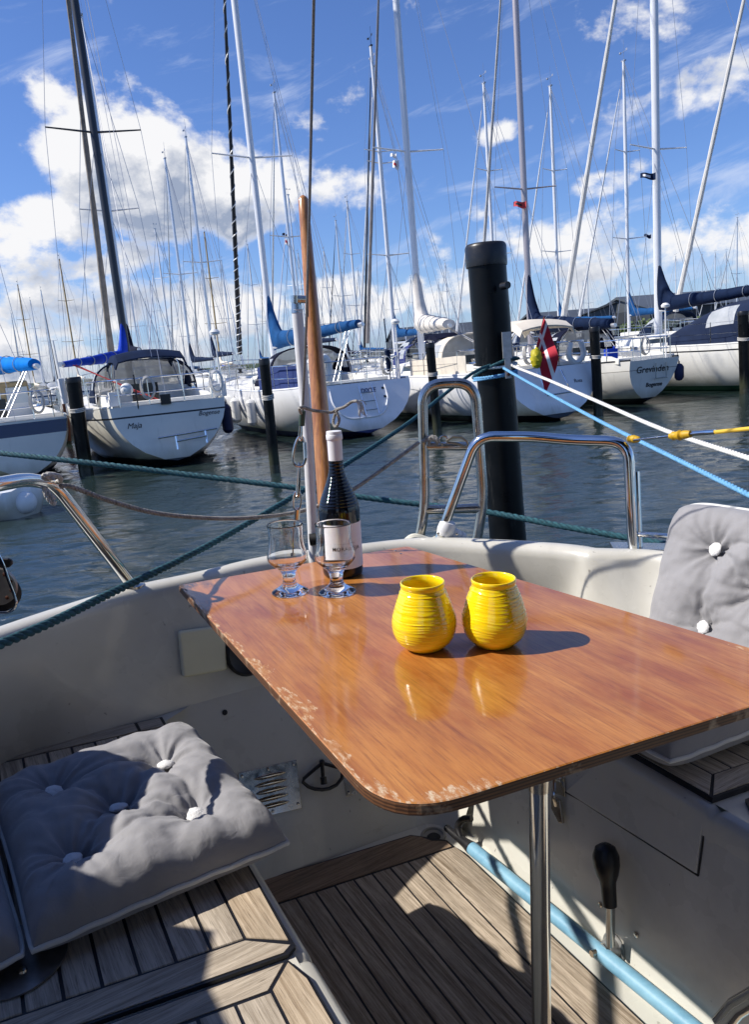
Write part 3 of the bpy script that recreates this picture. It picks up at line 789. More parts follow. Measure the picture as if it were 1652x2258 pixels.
cn = b6['OB']('cockpit_canopy', q6, mat('navy_canvas_canopy', (.006, .015, .046), 1.0, var=.2, vs=3, bump=.5, bs=8), ang=60); b6['OB']('clear_panel', cw, clear, cn)  # canopy canvas in its own navy
# 7  boat with a navy sprayhood in the gap
b7 = sailboat('white boat with a navy cockpit tent seen in the gap left of the cream sprayhood', mast_at(872, 780, 38), R(-24), L=10, B=3.3, fb=1.2, mx=6, mh=15.4, hull=gelb, mastm=aluw, mr=.085,
              cover=None, boom=True, hood=mat('tent_blue', (.02, .03, .14), .8, bump=.4), bimini=navyb, bim=(1.4, 1.2, .9), furl=alud, furl_r=.07, spr=((.35, 1.1), (.68, .8)))
# 8  right-edge boat: only its furled foresail shows
b8 = sailboat('boat beyond the right edge whose white furled foresail slants into the picture', mast_at(1712, 700, 30.5), R(-28), L=11.5, B=3.5, fb=1.3, mx=6.8, mh=17, hull=gelb, mastm=aluw, mr=.11,
              furl=mat('furled_jib_ivory', (.62, .60, .56), .6, var=.1, vs=4), furl_r=.10, cover=navy, cover_h=.3, spr=((.36, 1.2),))

def clutter(b, items):
    for (kind, x, y, z, mt) in items:
        m_ = M(); c_ = V((x, y, z))
        if kind == 'rope_coil':
            for k in range(4): m_.tube([c_+V((.02*k-.03, math.cos(a)*(.11+.012*k), math.sin(a)*(.20+.01*k)-.18)) for a in [2*math.pi*j/18 for j in range(18)]], .013, 5, closed=True)
        elif kind == 'lifebuoy': m_.tube(cr([c_+V((0, -.15, .2)), c_+V((0, -.22, -.1)), c_+V((0, 0, -.28)), c_+V((0, .22, -.1)), c_+V((0, .15, .2))], 6), .065, 8)
        elif kind == 'outboard':
            m_.box(c_+V((0, 0, .10)), (.26, .20, .26)); m_.tube([c_, c_+V((0, 0, -.55))], .05, 8)
        elif kind == 'antenna': m_.tube([c_, c_+V((0, 0, 1.3))], .018, 6); m_.lathe([(0, 0), (.10, .02), (.11, .07), (.06, .12), (0, .13)], c_+V((0, 0, 1.3)), 14)
        elif kind == 'danbuoy': m_.tube([c_, c_+V((0, .05, 1.5))], .014, 6); m_.tube([c_+V((0, .01, .25)), c_+V((0, .03, .75))], .07, 8)
        elif kind == 'cleat': m_.tube([c_+V((-.09, 0, .05)), c_+V((.09, 0, .05))], .014, 6); m_.box(c_+V((0, 0, .02)), (.08, .04, .05))
        elif kind == 'jerrycan': m_.box(c_, (.18, .32, .28)); m_.tube([c_+V((0, -.1, .14)), c_+V((0, -.1, .20))], .03, 8)
        b['OB'](kind, m_, mt, bevel=.02 if kind in ('outboard', 'jerrycan') else 0)
orange = mat('lifebuoy_orange', (.55, .12, .02), .6)
clutter(b1, [('rope_coil', .10, -.45, 1.72, rpale), ('danbuoy', .15, -1.0, 1.2, fendm), ('cleat', .6, -.95, 1.18, steel), ('outboard', .10, .7, 1.55, black), ('antenna', .2, .9, 1.2, fendm)])
clutter(b2, [('rope_coil', .08, .35, 1.80, rpale), ('rope_coil', .10, -1.05, 1.80, rwhite), ('cleat', .5, 1.15, 1.24, steel), ('cleat', .5, -1.15, 1.24, steel), ('antenna', .15, -1.15, 1.25, fendm), ('jerrycan', .7, -1.2, 1.42, fendm)])
clutter(b3, [('rope_coil', .10, -.9, 1.78, rpale), ('cleat', .5, -1.3, 1.22, steel), ('antenna', .15, -1.25, 1.25, fendm), ('danbuoy', .15, -1.0, 1.2, navy)])
clutter(b4, [('lifebuoy', .08, -.85, 1.55, fendm), ('cleat', .5, -1.2, 1.2, steel), ('outboard', .08, -.1, 1.6, black), ('rope_coil', .10, .5, 1.75, rpale)])
clutter(b5, [('rope_coil', .10, .2, 1.68, rpale), ('cleat', .7, .7, 1.14, steel), ('antenna', .2, -.5, 1.1, fendm), ('jerrycan', 1.0, .6, 1.35, royal)])
clutter(b6, [('rope_coil', .9, 1.5, 1.9, rpale), ('antenna', .6, 1.3, 1.4, fendm)])

# Danish flag on the fourth boat's stern, and the yellow bag tied under it
def wp(px, py, d_): r = ray(BW, px, py); return r*(d_/math.hypot(r.x, r.y)) + V((0, 0, EYE))
fr_ = mat('flag_red', (.42, .012, .03), .75, bump=.4, bs=8); fw_ = mat('flag_white', (.78, .77, .76), .75, bump=.4, bs=8)
D4 = 17.6
fs = thing('ensign', 'red and white Danish flag hanging at the stern behind the nearest pile', 'flag', wp(1183, 800, D4))
q_ = M(); q_.tube([wp(1176, 806, D4), wp(1201, 698, D4)], .018, 6); obj('flagstaff', q_, mat('staff_brown', (.12, .05, .02), .5), fs)
L0, L1 = (1184, 770), (1200, 705)
left = [(1201, 700), (1190, 745), (1178, 775), (1190, 793), (1203, 800)]
fl = M(); rows = []
# cloth rows: u down the hoist, v out along the fly; it hangs in folds
for i in range(22):
    u = i/21; hx, hy = 1200-20*u, 703+72*u; row = []
    for j in range(24):
        v = j/23
        ex, ey = hx + 10+9*v*v*(1+.3*math.sin(u*5)) + v*14*(1-u*.5), hy + v*88*(.95+.15*u)
        x = hx+(ex-hx)*v**.8; y = hy+(ey-hy)*v
        row.append(wp(x, y, D4-.12*math.sin(v*8+u*3)-.05*math.sin(v*15+u*7)))
    rows.append(row)
for i in range(21):
    for j in range(23):
        fl.mat(1 if (9 <= i <= 11 or 6 <= j <= 8) else 0); fl.add([rows[i][j], rows[i][j+1], rows[i+1][j+1], rows[i+1][j]], [(0, 1, 2, 3)])
obj('flag_cloth', fl, [fr_, fw_], fs, ang=80)
q_ = M(); q_.ball(wp(1183, 790, D4-.1), .125, 18, 14, (1, 1, 1.75), jit=.22)
solo('yellow_bag', q_, mat('yellow_fabric', (.62, .50, .01), .6, c2=(.35, .32, .01), vs=9, bump=.8, bs=8), 'crumpled yellow bag tied to the foot of the Danish flagstaff', 'bag', wp(1183, 810, D4-.1))

# small pennants high in the rigging
def pennant(px, py, d_, w, h, mt, label, mt2=None):
    m_ = M(); rows = []
    for i in range(7):
        u = i/6; rows.append([wp(px-w*u, py+h*(.5*.35*u) + h*v*(1-.35*u)+2*math.sin(u*6), d_+.08*math.sin(u*7)) for v in (0, .3, .7, 1)])
    for i in range(6):
        for j in range(3):
            m_.mat(1 if (mt2 and j == 1 and 1 < i < 5) else 0); m_.add([rows[i][j], rows[i][j+1], rows[i+1][j+1], rows[i+1][j]], [(0, 1, 2, 3)])
    solo('pennant', m_, [mt, mt2 or mt], label, 'pennant', wp(px, py, d_), ang=80)
pennant(1161, 443, 26, 28, 16, mat('pennant_red', (.55, .06, .06), .7), 'small red pennant under the spreader of the bronze mast', black)
pennant(1447, 380, 27, 34, 16, navy, 'navy pennant under the left spreader of the thick white mast at right', fw_)
pennant(1437, 516, 60, 16, 9, navy, 'tiny navy pennant on a halyard left of the thick white mast')
pennant(880, 352, 37, 14, 22, fw_, 'white pennant with a red mark, lower one of the pair between the two masts', fr_)
pennant(874, 338, 37, 13, 10, fw_, 'small white pennant, upper one of the pair between the two masts')
pennant(640, 525, 60, 13, 18, fw_, 'white and red signal pennant left of the wooden flagstaff', fr_)
pennant(636, 514, 60, 14, 8, navy, 'dark pennant above the white and red one, left of the wooden flagstaff')

# ------------------------------------------------------------------ the forest of masts farther off: (top x, top y, mast height, colour, furl, label)
covers = [bluec, navy, cream, navyb, royal, cyanc]
protos = {}
def proto(kind):
    if kind in protos: return protos[kind]
    c = kind
    b = sailboat('x', (0, 0), 0, L=9.8, B=3.1, fb=1.2, mx=5.8, mh=13.0, hull=gelb if c % 2 else gelw, stripe=bluestripe if c == 2 else None, bs=.6, mastm=[aluw, alu, mat('mast_yellow', (.42, .30, .14), .5), alu][c % 4],
                 mr=.075, cover=covers[c % 6], furl=[aluw, alu, None, alud][c % 4], furl_r=.06, hood=[navy, None, cream, navyb][c % 4], spr=((.48, .95),) if c % 2 else ((.36, .95), (.68, .7)), simple=True)
    protos[kind] = [b['root'], True]; return protos[kind]
def walk(o): return [c for c in bpy.data.objects if c.parent == o]
def copy_tree(o, parent=None):
    c = o.copy(); col.objects.link(c)
    if parent is not None: c.parent = parent; c.matrix_parent_inverse = o.matrix_parent_inverse.copy()
    for ch in walk(o): copy_tree(ch, c)
    return c
used = set()
def far_boat(px, py, H, kind, label, hdg, group='distant yachts of the mast forest'):
    p = pw(px, py, H); s_ = H/13.0
    P = protos.get(kind) or proto(kind)
    r = P[0] if P[1] else copy_tree(P[0]); P[1] = False
    h = V((math.sin(hdg), math.cos(hdg), 0)); o = V((p.x, p.y, 0)) - h*5.8*s_
    r.matrix_world = Matrix.Translation(o) @ Matrix.Rotation(math.pi/2-hdg, 4, 'Z') @ Matrix.Diagonal((s_, s_, s_, 1))
    props(r, label, 'sailboat', group); return r
FAR = [
 (178, 35, 15.5, 3, 'tall mast with a black wind sensor just right of the dark mast of Maja', -20),
 (363, 350, 13.5, 1, 'grey mast rising into the big cumulus cloud, left of the cloud-side pair', -30),
 (409, 303, 14.5, 1, 'tall grey mast with its slanting forestay in front of the big cumulus', -25),
 (341, 505, 12.0, 0, 'short mast left of the mast rising into the big cumulus', -160),
 (450, 512, 12.5, 2, 'yellow wooden mast among the grey masts below the big cumulus', -25),
 (604, 205, 15.5, 1, 'mast with a radar and antenna bracket just right of the white blue-covered one', -28),
 (823, 148, 15.0, 0, 'mast with a wind vane top left of the twin red and white pennants', -26),
 (1067, 184, 15.0, 0, 'slim mast with a curved vane, first one left of the near pile top', -26),
 (1214, 190, 15.0, 0, 'white mast carrying a tall whip antenna right of the bronze mast', -24),
 (1376, 135, 15.5, 0, 'white mast with a dark wind vane left of the thick right-hand mast', -24),
 (740, 487, 12.0, 3, 'shorter of the two masts right of the wooden flagstaff', -30),
 (765, 445, 12.5, 0, 'taller of the two masts right of the wooden flagstaff', -28),
 (635, 430, 13.5, 1, 'mast rising just left of the wooden flagstaff tip', -150),
 (130, 572, 12.0, 2, 'brown-tinted slim mast above the far left pile', -28),
 (38, 628, 10.5, 2, 'yellow mast with a crosstree at the far left of the harbour', -30),
 (1627, 480, 14.5, 1, 'mast nearest the right edge with a small vane', -20),
 (545, 540, 13.5, 0, 'thin mast right of the black spiral-wrapped forestay', -28),
]
for (x, y, H, k, lb, hd) in FAR: far_boat(x, y, H, k, lb, R(hd), 'distant yachts with recognisable masts')
rr = random.Random(11)
spots = [20, 62, 88, 105, 200, 232, 262, 280, 300, 318, 332, 380, 395, 428, 462, 486, 500, 512, 560, 574, 590, 622, 656, 700, 716, 752, 790, 805, 842, 858, 905, 950, 968, 985, 1002, 1018, 1130, 1190, 1250, 1262, 1282, 1300, 1345, 1362, 1420, 1490, 1528, 1545, 1575, 1590, 1600, 1645]
for i, x in enumerate(spots):
    hz = 858-.0889*x; up = rr.choice([95, 120, 150, 165, 190, 210, 240]) if x < 1100 else rr.choice([70, 95, 120, 160])
    side = 'left of the wooden flagstaff' if x < 640 else ('between flagstaff and near pile' if x < 1030 else 'right of the near pile')
    far_boat(x+rr.uniform(-5, 5), hz-up, rr.uniform(12, 15), rr.choice([0, 1, 1, 3, 0, 4 if i % 7 == 0 else 1]), 'bare grey mast in the far forest of masts ' + side, R(rr.choice([-25, -28, 155, 160, -30])), 'far mast forest '+side)

# pontoon behind the berths, and the boat shed
def slab(name, px0, px1, d0, d1, z, label):
    a, b = wp(px0, 800, d0), wp(px1, 760, d1); dirn = (b-a); dirn.z = 0; n_ = V((-dirn.y, dirn.x, 0)).normalized()*2.0
    m_ = M(); P4 = [a, b, b+n_, a+n_]; m_.prism([(p.x, p.y) for p in P4], -.1, z)
    c_ = (a+b)/2; return solo(name, m_, mat('pontoon_wood', (.16, .12, .09), .85, var=.3, vs=2), label, 'pier', (c_.x, c_.y, 0))
slab('pontoon', -150, 700, 29, 36.5, .75, 'low brown wooden pier behind the left-hand moored boats')
slab('pontoon', 860, 1900, 38.5, 62, .75, 'low brown wooden pier behind the right-hand moored boats')
def shed(px, d_, w, l, h, rh, label, yaw):
    p = wp(px, 740, d_); t = thing('boat_shed', label, 'building', (p.x, p.y, 0), FW, yaw)
    m_ = M(); m_.box((0, 0, h/2+.2), (l, w, h)); obj('wall', m_, mat('shed_dark', (.028, .034, .042), .6, var=.15, vs=.3), t, local=True)
    m_ = M(); m_.extr([(-l/2-.5, -w/2-.6, h+.15), (-l/2-.5, 0, h+rh), (-l/2-.5, w/2+.6, h+.15), (-l/2-.5, 0, h+rh-.01-.45)], (l+1, 0, 0))
    m_.extr([(-l/2+.1, -w/2+.2, h+.21), (-l/2+.1, w/2-.2, h+.21), (-l/2+.1, 0, h+rh-.5)], (l-.2, 0, 0))
    obj('roof', m_, mat('shed_roof', (.07, .08, .09), .45, var=.15, vs=.2), t, local=True)
    m_ = M()
    for k in range(-2, 3): m_.box((k*l/6, -w/2-.03, h*.45), (l*.09, .06, h*.55))
    obj('door', m_, mat('shed_door', (.10, .11, .12), .5), t, local=True)
shed(1365, 165, 16, 26, 5.0, 2.9, 'dark grey gabled boat shed left of the thick right-hand mast', R(70))
shed(1280, 165, 14, 22, 4.8, 2.6, 'low dark boat shed behind the boom cover of Grevinden', R(14))
shed(1520, 160, 18, 30, 5.4, 3.0, 'dark boat shed behind the navy cockpit canopy', R(16))
shed(990, 210, 16, 30, 5, 3.4, 'small grey shed roof left of the nearest pile', R(10))
def bush(px, d_, n, sx, sz_, label):
    p = wp(px, 745, d_); t = thing('hedge', label, 'hedge', (p.x, p.y, 0)); r_ = random.Random(px); m_ = M()
    for i in range(n):
        a, e_ = r_.uniform(0, 6.28), r_.random()**.5; c_ = V((math.cos(a)*sx*e_, math.sin(a)*3*e_, sz_*r_.random()*(1.15-e_*.6)+.2)); s_ = r_.uniform(.18, .42)
        u = V((r_.gauss(0, 1), r_.gauss(0, 1), r_.gauss(0, 1))).normalized(); w = u.orthogonal().normalized(); m_.add([c_-u*s_, c_+w*s_*.6, c_+u*s_, c_-w*s_*.6], [(0, 1, 2, 3)])
    obj('foliage', m_, mat('hedge_leaf', (.03, .06, .015), .7, c2=(.09, .13, .03), vs=.6), t, local=True, smooth=False)
    m_ = M()
    for i in range(9): m_.tube([V((sx*(i-4)/4.6, 0, -.1)), V((sx*(i-4)/4.4, .3, sz_*.6))], .06, 5)
    obj('stem', m_, rust, t, local=True)
bush(1420, 110, 2600, 9, 3.2, 'green bushes on the quay in front of the dark boat shed')
bush(1540, 120, 2200, 10, 3.0, 'green bushes on the quay behind the navy canopy')
bush(1270, 130, 1800, 9, 2.4, 'green bushes on the quay behind the blue sail cover')

# small white dinghy at the left, in front of the cream boat
dg = M(); dc = wp(-84, 1085, 13.4); dc.z = 0
t = thing('dinghy', 'small white dinghy with rounded stern floating at the left edge', 'dinghy', dc, FW, R(-28))
rows = []
for i in range(33):
    a = math.pi*(i/32)-math.pi/2; w = abs(math.cos(a))**.42
    rows.append([V((1.4*math.sin(a), s_*w*.62*f_, z)) for (s_, f_, z) in ((-1, .55, -.08), (-1, .82, .04), (-1, .98, .16), (-1, 1.03, .27), (-1, .98, .35), (-1, .85, .40), (-1, .4, .43), (1, .4, .43), (1, .85, .40), (1, .98, .35), (1, 1.03, .27), (1, .98, .16), (1, .82, .04), (1, .55, -.08))])
dg.grid(rows); obj('hull', dg, gelb, t, local=True)
dg = M(); dg.ball((1.38, 0, .20), .17, 12, 10); obj('fender', dg, fendm, t, local=True)
dg = M(); dg.box((0.2, 0, .455), (.5, .7, .05)); obj('thwart', dg, deckm, t, local=True, bevel=.01)

# ------------------------------------------------------------------ mooring piles
def pile(px, pyw, pxt, pyt, r_, label, mt=pilem, cap=True, ring=True, D=None):
    b_ = pw(px, pyw, 0) if D is None else V((D[0], D[1], 0))
    rr_ = ray(BW, pxt, pyt); zt = EYE + rr_.z/rr_.y*b_.y
    tx = rr_.x/rr_.y*b_.y
    t = thing('mooring_pile', label, 'mooring pile', (b_.x, b_.y, 0), group='black mooring piles')
    lean = V((tx-b_.x, 0, zt))
    m_ = M(); n_ = 14
    m_.tube([lean*(i/n_) for i in range(1, n_+1)], [r_*(1+.012*math.sin(i*1.7)) for i in range(1, n_+1)], 32 if r_ > .085 and D else 18)
    p_ = obj('shaft', m_, mt, t, local=True)
    m_ = M(); m_.tube([V((0, 0, -1.2)), lean*(1/n_)], r_*1.01, 18); obj('wet_foot', m_, pilewet, t, local=True)
    if cap:
        m_ = M(); m_.lathe([(r_*1.06, -.10), (r_*1.075, -.09), (r_*1.075, -.006), (r_*1.03, .006), (r_*.96, .012), (0, .014)], lean, 32)
        obj('cap', m_, black, t, local=True)
    if ring:
        m_ = M()
        for k in range(3): m_.tube([lean*.66+V((math.cos(a)*(r_+.012), math.sin(a)*(r_+.012), .03*k+.02*math.sin(a))) for a in [2*math.pi*j/16 for j in range(16)]], .012, 5, closed=True)
        obj('rope_turn', m_, rpale, t, local=True)
    return t
pile(190, 1046, 160, 833, .14, 'black pile between the bright blue cover and the boat Maja')
pile(607, 1042, 582, 792, .088, 'black pile standing before the white boat with the stepped transom')
pile(966, 960, 948, 757, .10, 'black pile seen through the stern ladder of the near boat', ring=True)
pile(1321, 915, 1311, 722, .115, 'black pile in front of the stern of Grevinden')
pile(1645, 868, 1640, 687, .14, 'black pile before the navy canopy at the right edge')
pile(150, 980, 141, 868, .10, 'rusty brown pile just left of the black pile by the boat Maja', mt=rust, cap=False, ring=False)
bp = (.735, 4.1)
pile(0, 0, 1071, 543, .0985, 'nearest and thickest black pile with capped top, ropes tied round it', D=bp, ring=False)

RS = .80
PT = wp(1092, 815, 4.16)
def pring(z, r_, n_=40, dz=0.0, ph=0):
    c_ = V((.735-.0235*(z/2.37)*1.0*2.3, 4.1, z))
    return [c_+V((math.cos(a)*r_, math.sin(a)*r_, dz*math.sin(a+ph))) for a in [2*math.pi*j/n_ for j in range(n_+1)]]
# ironwork on the near pile
fb_ = thing('pile_bracket', 'flat steel bracket bolted on the right side of the nearest pile', 'bracket', wp(1115, 800, 4.05))
m_ = M(); a_ = wp(1121, 812, 4.02); m_.box(a_, (.030, .008, .10)); m_.box(a_+V((.0, 0, .115)), (.045, .012, .13)); obj('plate', m_, mat('galvanised', (.45, .45, .44), .5, .6, var=.2, vs=30), fb_)
m_ = M(); m_.tube([a_+V((0, -.004, -.03)), a_+V((0, -.014, -.03))], .008, 8); obj('bolt', m_, rust, fb_)
m_ = M(); a_ = wp(1108, 631, 4.02); m_.tube([a_, a_+V((.02, -.045, 0))], .018, 14); solo('bung', m_, black, 'round black plug sticking out near the top of the nearest pile', 'plug', a_)

# mooring lines
def line(name, pts, r_, mt, label, n=10, cat='rope', pitch=None):
    P = cr(pts, n); r_ *= RS; m_ = M().rope(P, r_, pitch); solo(name, m_, mt, label, cat, P[0], ang=60)
zr = PT.z
line('mooring_rope', pring(zr+.025, .113, 30, .012) + [wp(1130, 806, 4.05), wp(1210, 838, 3.6), wp(1330, 890, 3.0), wp(1470, 950, 2.5), wp(1652, 1010, 2.05), wp(1800, 1060, 1.8)], .0085, rwhite, 'thick white rope from the nearest pile down to the right edge', 3)
line('mooring_rope', pring(zr-.02, .113, 30, .014, 1) + pring(zr-.038, .112, 30, .01, 2)[:-2] + [wp(1112, 812, 4.0), wp(1200, 862, 3.5), wp(1330, 932, 2.9), wp(1480, 1006, 2.35), wp(1652, 1091, 1.95), wp(1800, 1165, 1.7)], .0085, rblue, 'light blue rope from the nearest pile down to the right edge', 3)
line('mooring_rope', pring(zr+.008, .115, 30, .045, 2.2)[10:] + [wp(1062, 812, 4.0), wp(990, 862, 3.5), wp(905, 930, 2.95), wp(780, 1013, 2.5), wp(640, 1099, 2.15), wp(450, 1208, 1.80), wp(250, 1305, 1.50), wp(100, 1378, 1.30), wp(-80, 1452, 1.16)], .0095, rteal, 'dark teal rope running from the nearest pile down across the left coaming', 3)
line('mooring_rope', [wp(-120, 984, 3.2), wp(0, 999, 2.9), wp(200, 1021, 2.7), wp(400, 1045, 2.6), wp(640, 1074, 2.5), wp(850, 1103, 2.45), wp(1066, 1128, 2.4), wp(1250, 1162, 2.3), wp(1450, 1197, 2.2), wp(1600, 1222, 2.1)], .0115, rteal, 'teal twisted rope crossing behind the table from the left edge to the cushion', 6)

# ================================================================== the near boat (frame B: origin at the eye, z down to the heeled boat's levels)
from mathutils.bvhtree import BVHTree
CA, SA_ = math.cos(AX), math.sin(AX)
def sa(s_, a_, z): return V((s_*CA - a_*SA_, s_*SA_ + a_*CA, z))           # s across to the right, a aft
def uv_(u, v, z): return sa(u + .06*(v-1), v - .16*(u-.3), z)              # the slightly skewed joinery grid
def pbs(px, py, s_): r = ray(BB, px, py); return r*(s_/(r.x*CA+r.y*SA_))
ZR, ZS, ZF = -.48, -.75, -1.13
RIM = [(-.20, -.62), (-.52, -.05), (-.78, .40), (-.99, .80), (-.84, 1.13), (-.70, 1.345), (-.618, 1.46), (-.523, 1.568), (-.388, 1.657), (-.248, 1.76), (-.088, 1.808), (.113, 1.851), (.294, 1.789), (.40, 1.735), (.452, 1.700), (.478, 1.672), (.53, 1.652), (.607, 1.62), (.72, 1.50), (.86, 1.28), (1.10, .88), (1.50, .20), (1.95, -.55)]
SEA = [(-.17, -.60), (-.49, -.03), (-.76, .40), (-1.0, .82), (-.87, 1.12), (-.74, 1.36), (-.65, 1.425), (-.55, 1.485), (-.43, 1.575), (-.28, 1.66), (-.11, 1.75), (.08, 1.85), (.25, 1.855), (.36, 1.83), (.435, 1.77), (.462, 1.62), (.51, 1.56), (.575, 1.515), (.70, 1.40), (.83, 1.22), (1.07, .83), (1.47, .17), (1.92, -.58)]
yb = thing('sailing_yacht', 'near yacht whose cream cockpit with teak seats fills the foreground', 'yacht', (.1, 1.2, ZF), FB)
rimc = cr([(x, y, ZR) for x, y in RIM], 5); seac = cr([(x, y, ZS) for x, y in SEA], 5); NR = len(rimc)
def outn(i):
    t = rimc[min(i+1, NR-1)]-rimc[max(i-1, 0)]; return V((-t.y, t.x, 0)).normalized()
m_ = M(); cols_ = []
for i in range(NR):
    n_ = outn(i); r0, s0 = rimc[i], seac[i]; c_ = []
    for f_ in (1, .75, .5, .25): c_.append(s0.lerp(r0 + V((0, 0, -.03)), 1-f_))
    for (o_, dz) in ((-.0, -.028), (.001, -.016), (.006, -.006), (.014, 0), (.030, .003), (.046, 0), (.056, -.007), (.062, -.018), (.064, -.04), (.072, -.30), (.03, -1.0), (-.25, -1.75), (-.45, -1.95)): c_.append(r0 + n_*o_ + V((0, 0, dz)))
    cols_.append(c_)
m_.grid(cols_)
coam = obj('coaming', m_, gel, yb, ang=50)
# after wall of the footwell, below seat level
EP = [uv_(.345, v, ZS) for v in (-1.0, -.3, .3, .7, .8, .9, 1.0, 1.2, 1.4, 1.50)]
well = M()
TOPA = [V(p) for p in cr([(-.52, 1.50, ZS), (-.43, 1.575, ZS), (-.28, 1.66, ZS), (-.11, 1.75, ZS), (.08, 1.85, ZS), (.24, 1.80, ZS), (.29, 1.64, ZS)], 4)]
BOTA = [V(p) for p in cr([(-.50, 1.36, ZF), (-.43, 1.395, ZF), (-.28, 1.475, ZF), (-.13, 1.555, ZF), (.02, 1.63, ZF), (.10, 1.655, ZF), (.155, 1.60, ZF)], 4)]
well.grid([[t.lerp(b, k/6) for k in range(7)] for t, b in zip(TOPA, BOTA)])
SEr = lambda v, z=ZS: uv_(1.015, v, z)
RW = [1.62-.02, 1.45, 1.2, 1.0, .9, .82, .7, .5, .2, -.3, -1.0]
well.grid([[SEr(v, ZS-.012).lerp(uv_(.958 + .02*max(0, (1.2-v)), v, ZF), k/6) for k in range(7)] for v in [1.55, 1.4, 1.2, 1.0, .9, .82, .7, .5, .2, -.3, -1.0]])
well.grid([[uv_(.338, v, ZS-.014).lerp(uv_(.325, v, ZF), k/3) for k in range(4)] for v in (-1.0, -.3, .3, .8, 1.2, 1.5)])
wel = obj('footwell', well, gel, yb, ang=30)
bv = BVHTree.FromPolygons([tuple(p) for p in (m_.v+well.v)], list(m_.f)+[tuple(i+len(m_.v) for i in f) for f in well.f])
def onw(px, py, out=.0):
    r = ray(BB, px, py).normalized(); h_ = bv.ray_cast(V((0, 0, 0)), r)
    if h_[0] is None: return pby(px, py, 1.5), V((0, -1, 0))
    n_ = h_[1] if h_[1].dot(r) < 0 else -h_[1]
    return h_[0] + n_*out, n_
# seats
m_ = M(); NE = 40
ev = [-1.0 + 2.53*i/NE for i in range(NE+1)]
portpath = [p for p in cr([(x, y, ZS) for x, y in SEA[:9]], 6)]
def edge_strip(fn, ins, vs_):
    return [[fn(v, ins*.022, 0), fn(v, ins*.010, -.002), fn(v, ins*.003, -.008), fn(v, 0, -.016), fn(v, 0, -.05)] for v in vs_]
gro = lambda v: -.006*math.exp(-((v-.789)/.006)**2)
vs_ = sorted(ev + [.775, .781, .785, .789, .793, .797, .803])
m_.grid([[a_+V((0, 0, gro(v)*1.2)) for a_ in r_] for v, r_ in zip(vs_, edge_strip(lambda v, di, dz: uv_(.352-di, v, ZS+dz), 1, vs_))])
ring = [uv_(.330, v, ZS) for v in ev] + list(reversed(portpath)); m_.add(ring, [tuple(range(len(ring)))])
m_.grid([[a_+V((0, 0, gro(v)*1.2)) for a_ in r_] for v, r_ in zip(vs_, edge_strip(lambda v, di, dz: uv_(1.008+di, v, ZS+dz), 1, vs_))])
stbpath = cr([(x, y, ZS) for x, y in SEA[12:]], 6)
ring = [uv_(1.030, v, ZS) for v in ev] + stbpath; m_.add(ring, [tuple(range(len(ring)))])
obj('seat', m_, gel, yb, ang=40)
m_ = M(); fl_ = [uv_(.30, -1.0, ZF), uv_(1.05, -1.0, ZF), uv_(1.0, .5, ZF), uv_(.99, 1.35, ZF), V((.16, 1.66, ZF)), V((.10, 1.70, ZF)), V((-.13, 1.60, ZF)), V((-.50, 1.40, ZF)), uv_(.30, 1.2, ZF)]
m_.add(fl_, [tuple(range(len(fl_)))]); obj('sole', m_, gel, yb)
m_ = M(); m_.tube([uv_(.975, v, ZF+.004) for v in (-.8, 0, .6, 1.0, 1.3)], .022, 8, flat=.6); obj('fillet', m_, gel, yb)

# outside the picture: cabin bulkhead, and canvas added to shade the cockpit
m_ = M(); m_.box((.25, -1.45, -.55), (2.6, .05, 1.3), AX); cbk = obj('cabin_bulkhead', m_, gel, yb, smooth=False)
m_ = M(); m_.box((.25, -1.418, -.50), (.6, .012, .9), AX); obj('companionway', m_, winm, cbk, smooth=False)
m_ = M(); rows = []
for i in range(9):
    a_ = -.62 - 1.3*i/8; hh = 1.12*(1-(i/8)**2.2*.55)
    rows.append([sa(.55+1.05*math.copysign(abs(math.cos(t))**.6, math.cos(t)), a_, ZS+.1+hh*math.sin(t)**.6) for t in [math.pi*k/16 for k in range(17)]])
m_.sheet(rows, .004); obj('sprayhood', m_, navyb, yb)  # added dark hood behind the eye, cuts the sky fill from there
m_ = M(); rows = []
for i in range(9):
    a_ = .72 - 2.3*i/8; rows.append([sa(.55+1.25*u, a_, .86+.14*(1-u*u)-.05*(i in (0, 8))) for u in (-1, -.8, -.5, -.2, 0, .2, .5, .8, 1)])
m_.sheet(rows, -.004); bi_ = obj('bimini_top', m_, navyb, yb)  # added roof, out of view, keeps overhead sky light off the cockpit
m_ = M()
for a_ in (.70, -.45, -1.55): m_.tube(bend([sa(-.72, -.45, ZR), sa(-.70, a_, .85), sa(.55, a_, .98), sa(1.80, a_, .85), sa(1.82, -.45, ZR)], .2), .012, 10)
obj('frame', m_, steel, bi_)
m_ = M(); top = [(-.36, .20, .42), (-.62, .45, .34), (-.80, .60, .16), (-.90, .70, -.06), (-.96, .78, -.05), (-.985, .86, -.03), (-.975, .885, -.12), (-.94, .95, -.14), (-.90, 1.05, -.16), (-.86, 1.12, -.17), (-.82, 1.17, -.26), (-.79, 1.215, -.40), (-.75, 1.27, -.46)]
m_.grid([[V((x-.02, y, ZR+.0)), V((x-.03, y+.01, (ZR+z)/2)), V((x-.02, y, z))] for x, y, z in top]); obj('weather_cloth', m_, navyb, yb)  # made-up cloth, its top edge shaped to throw shadow on seat and sole
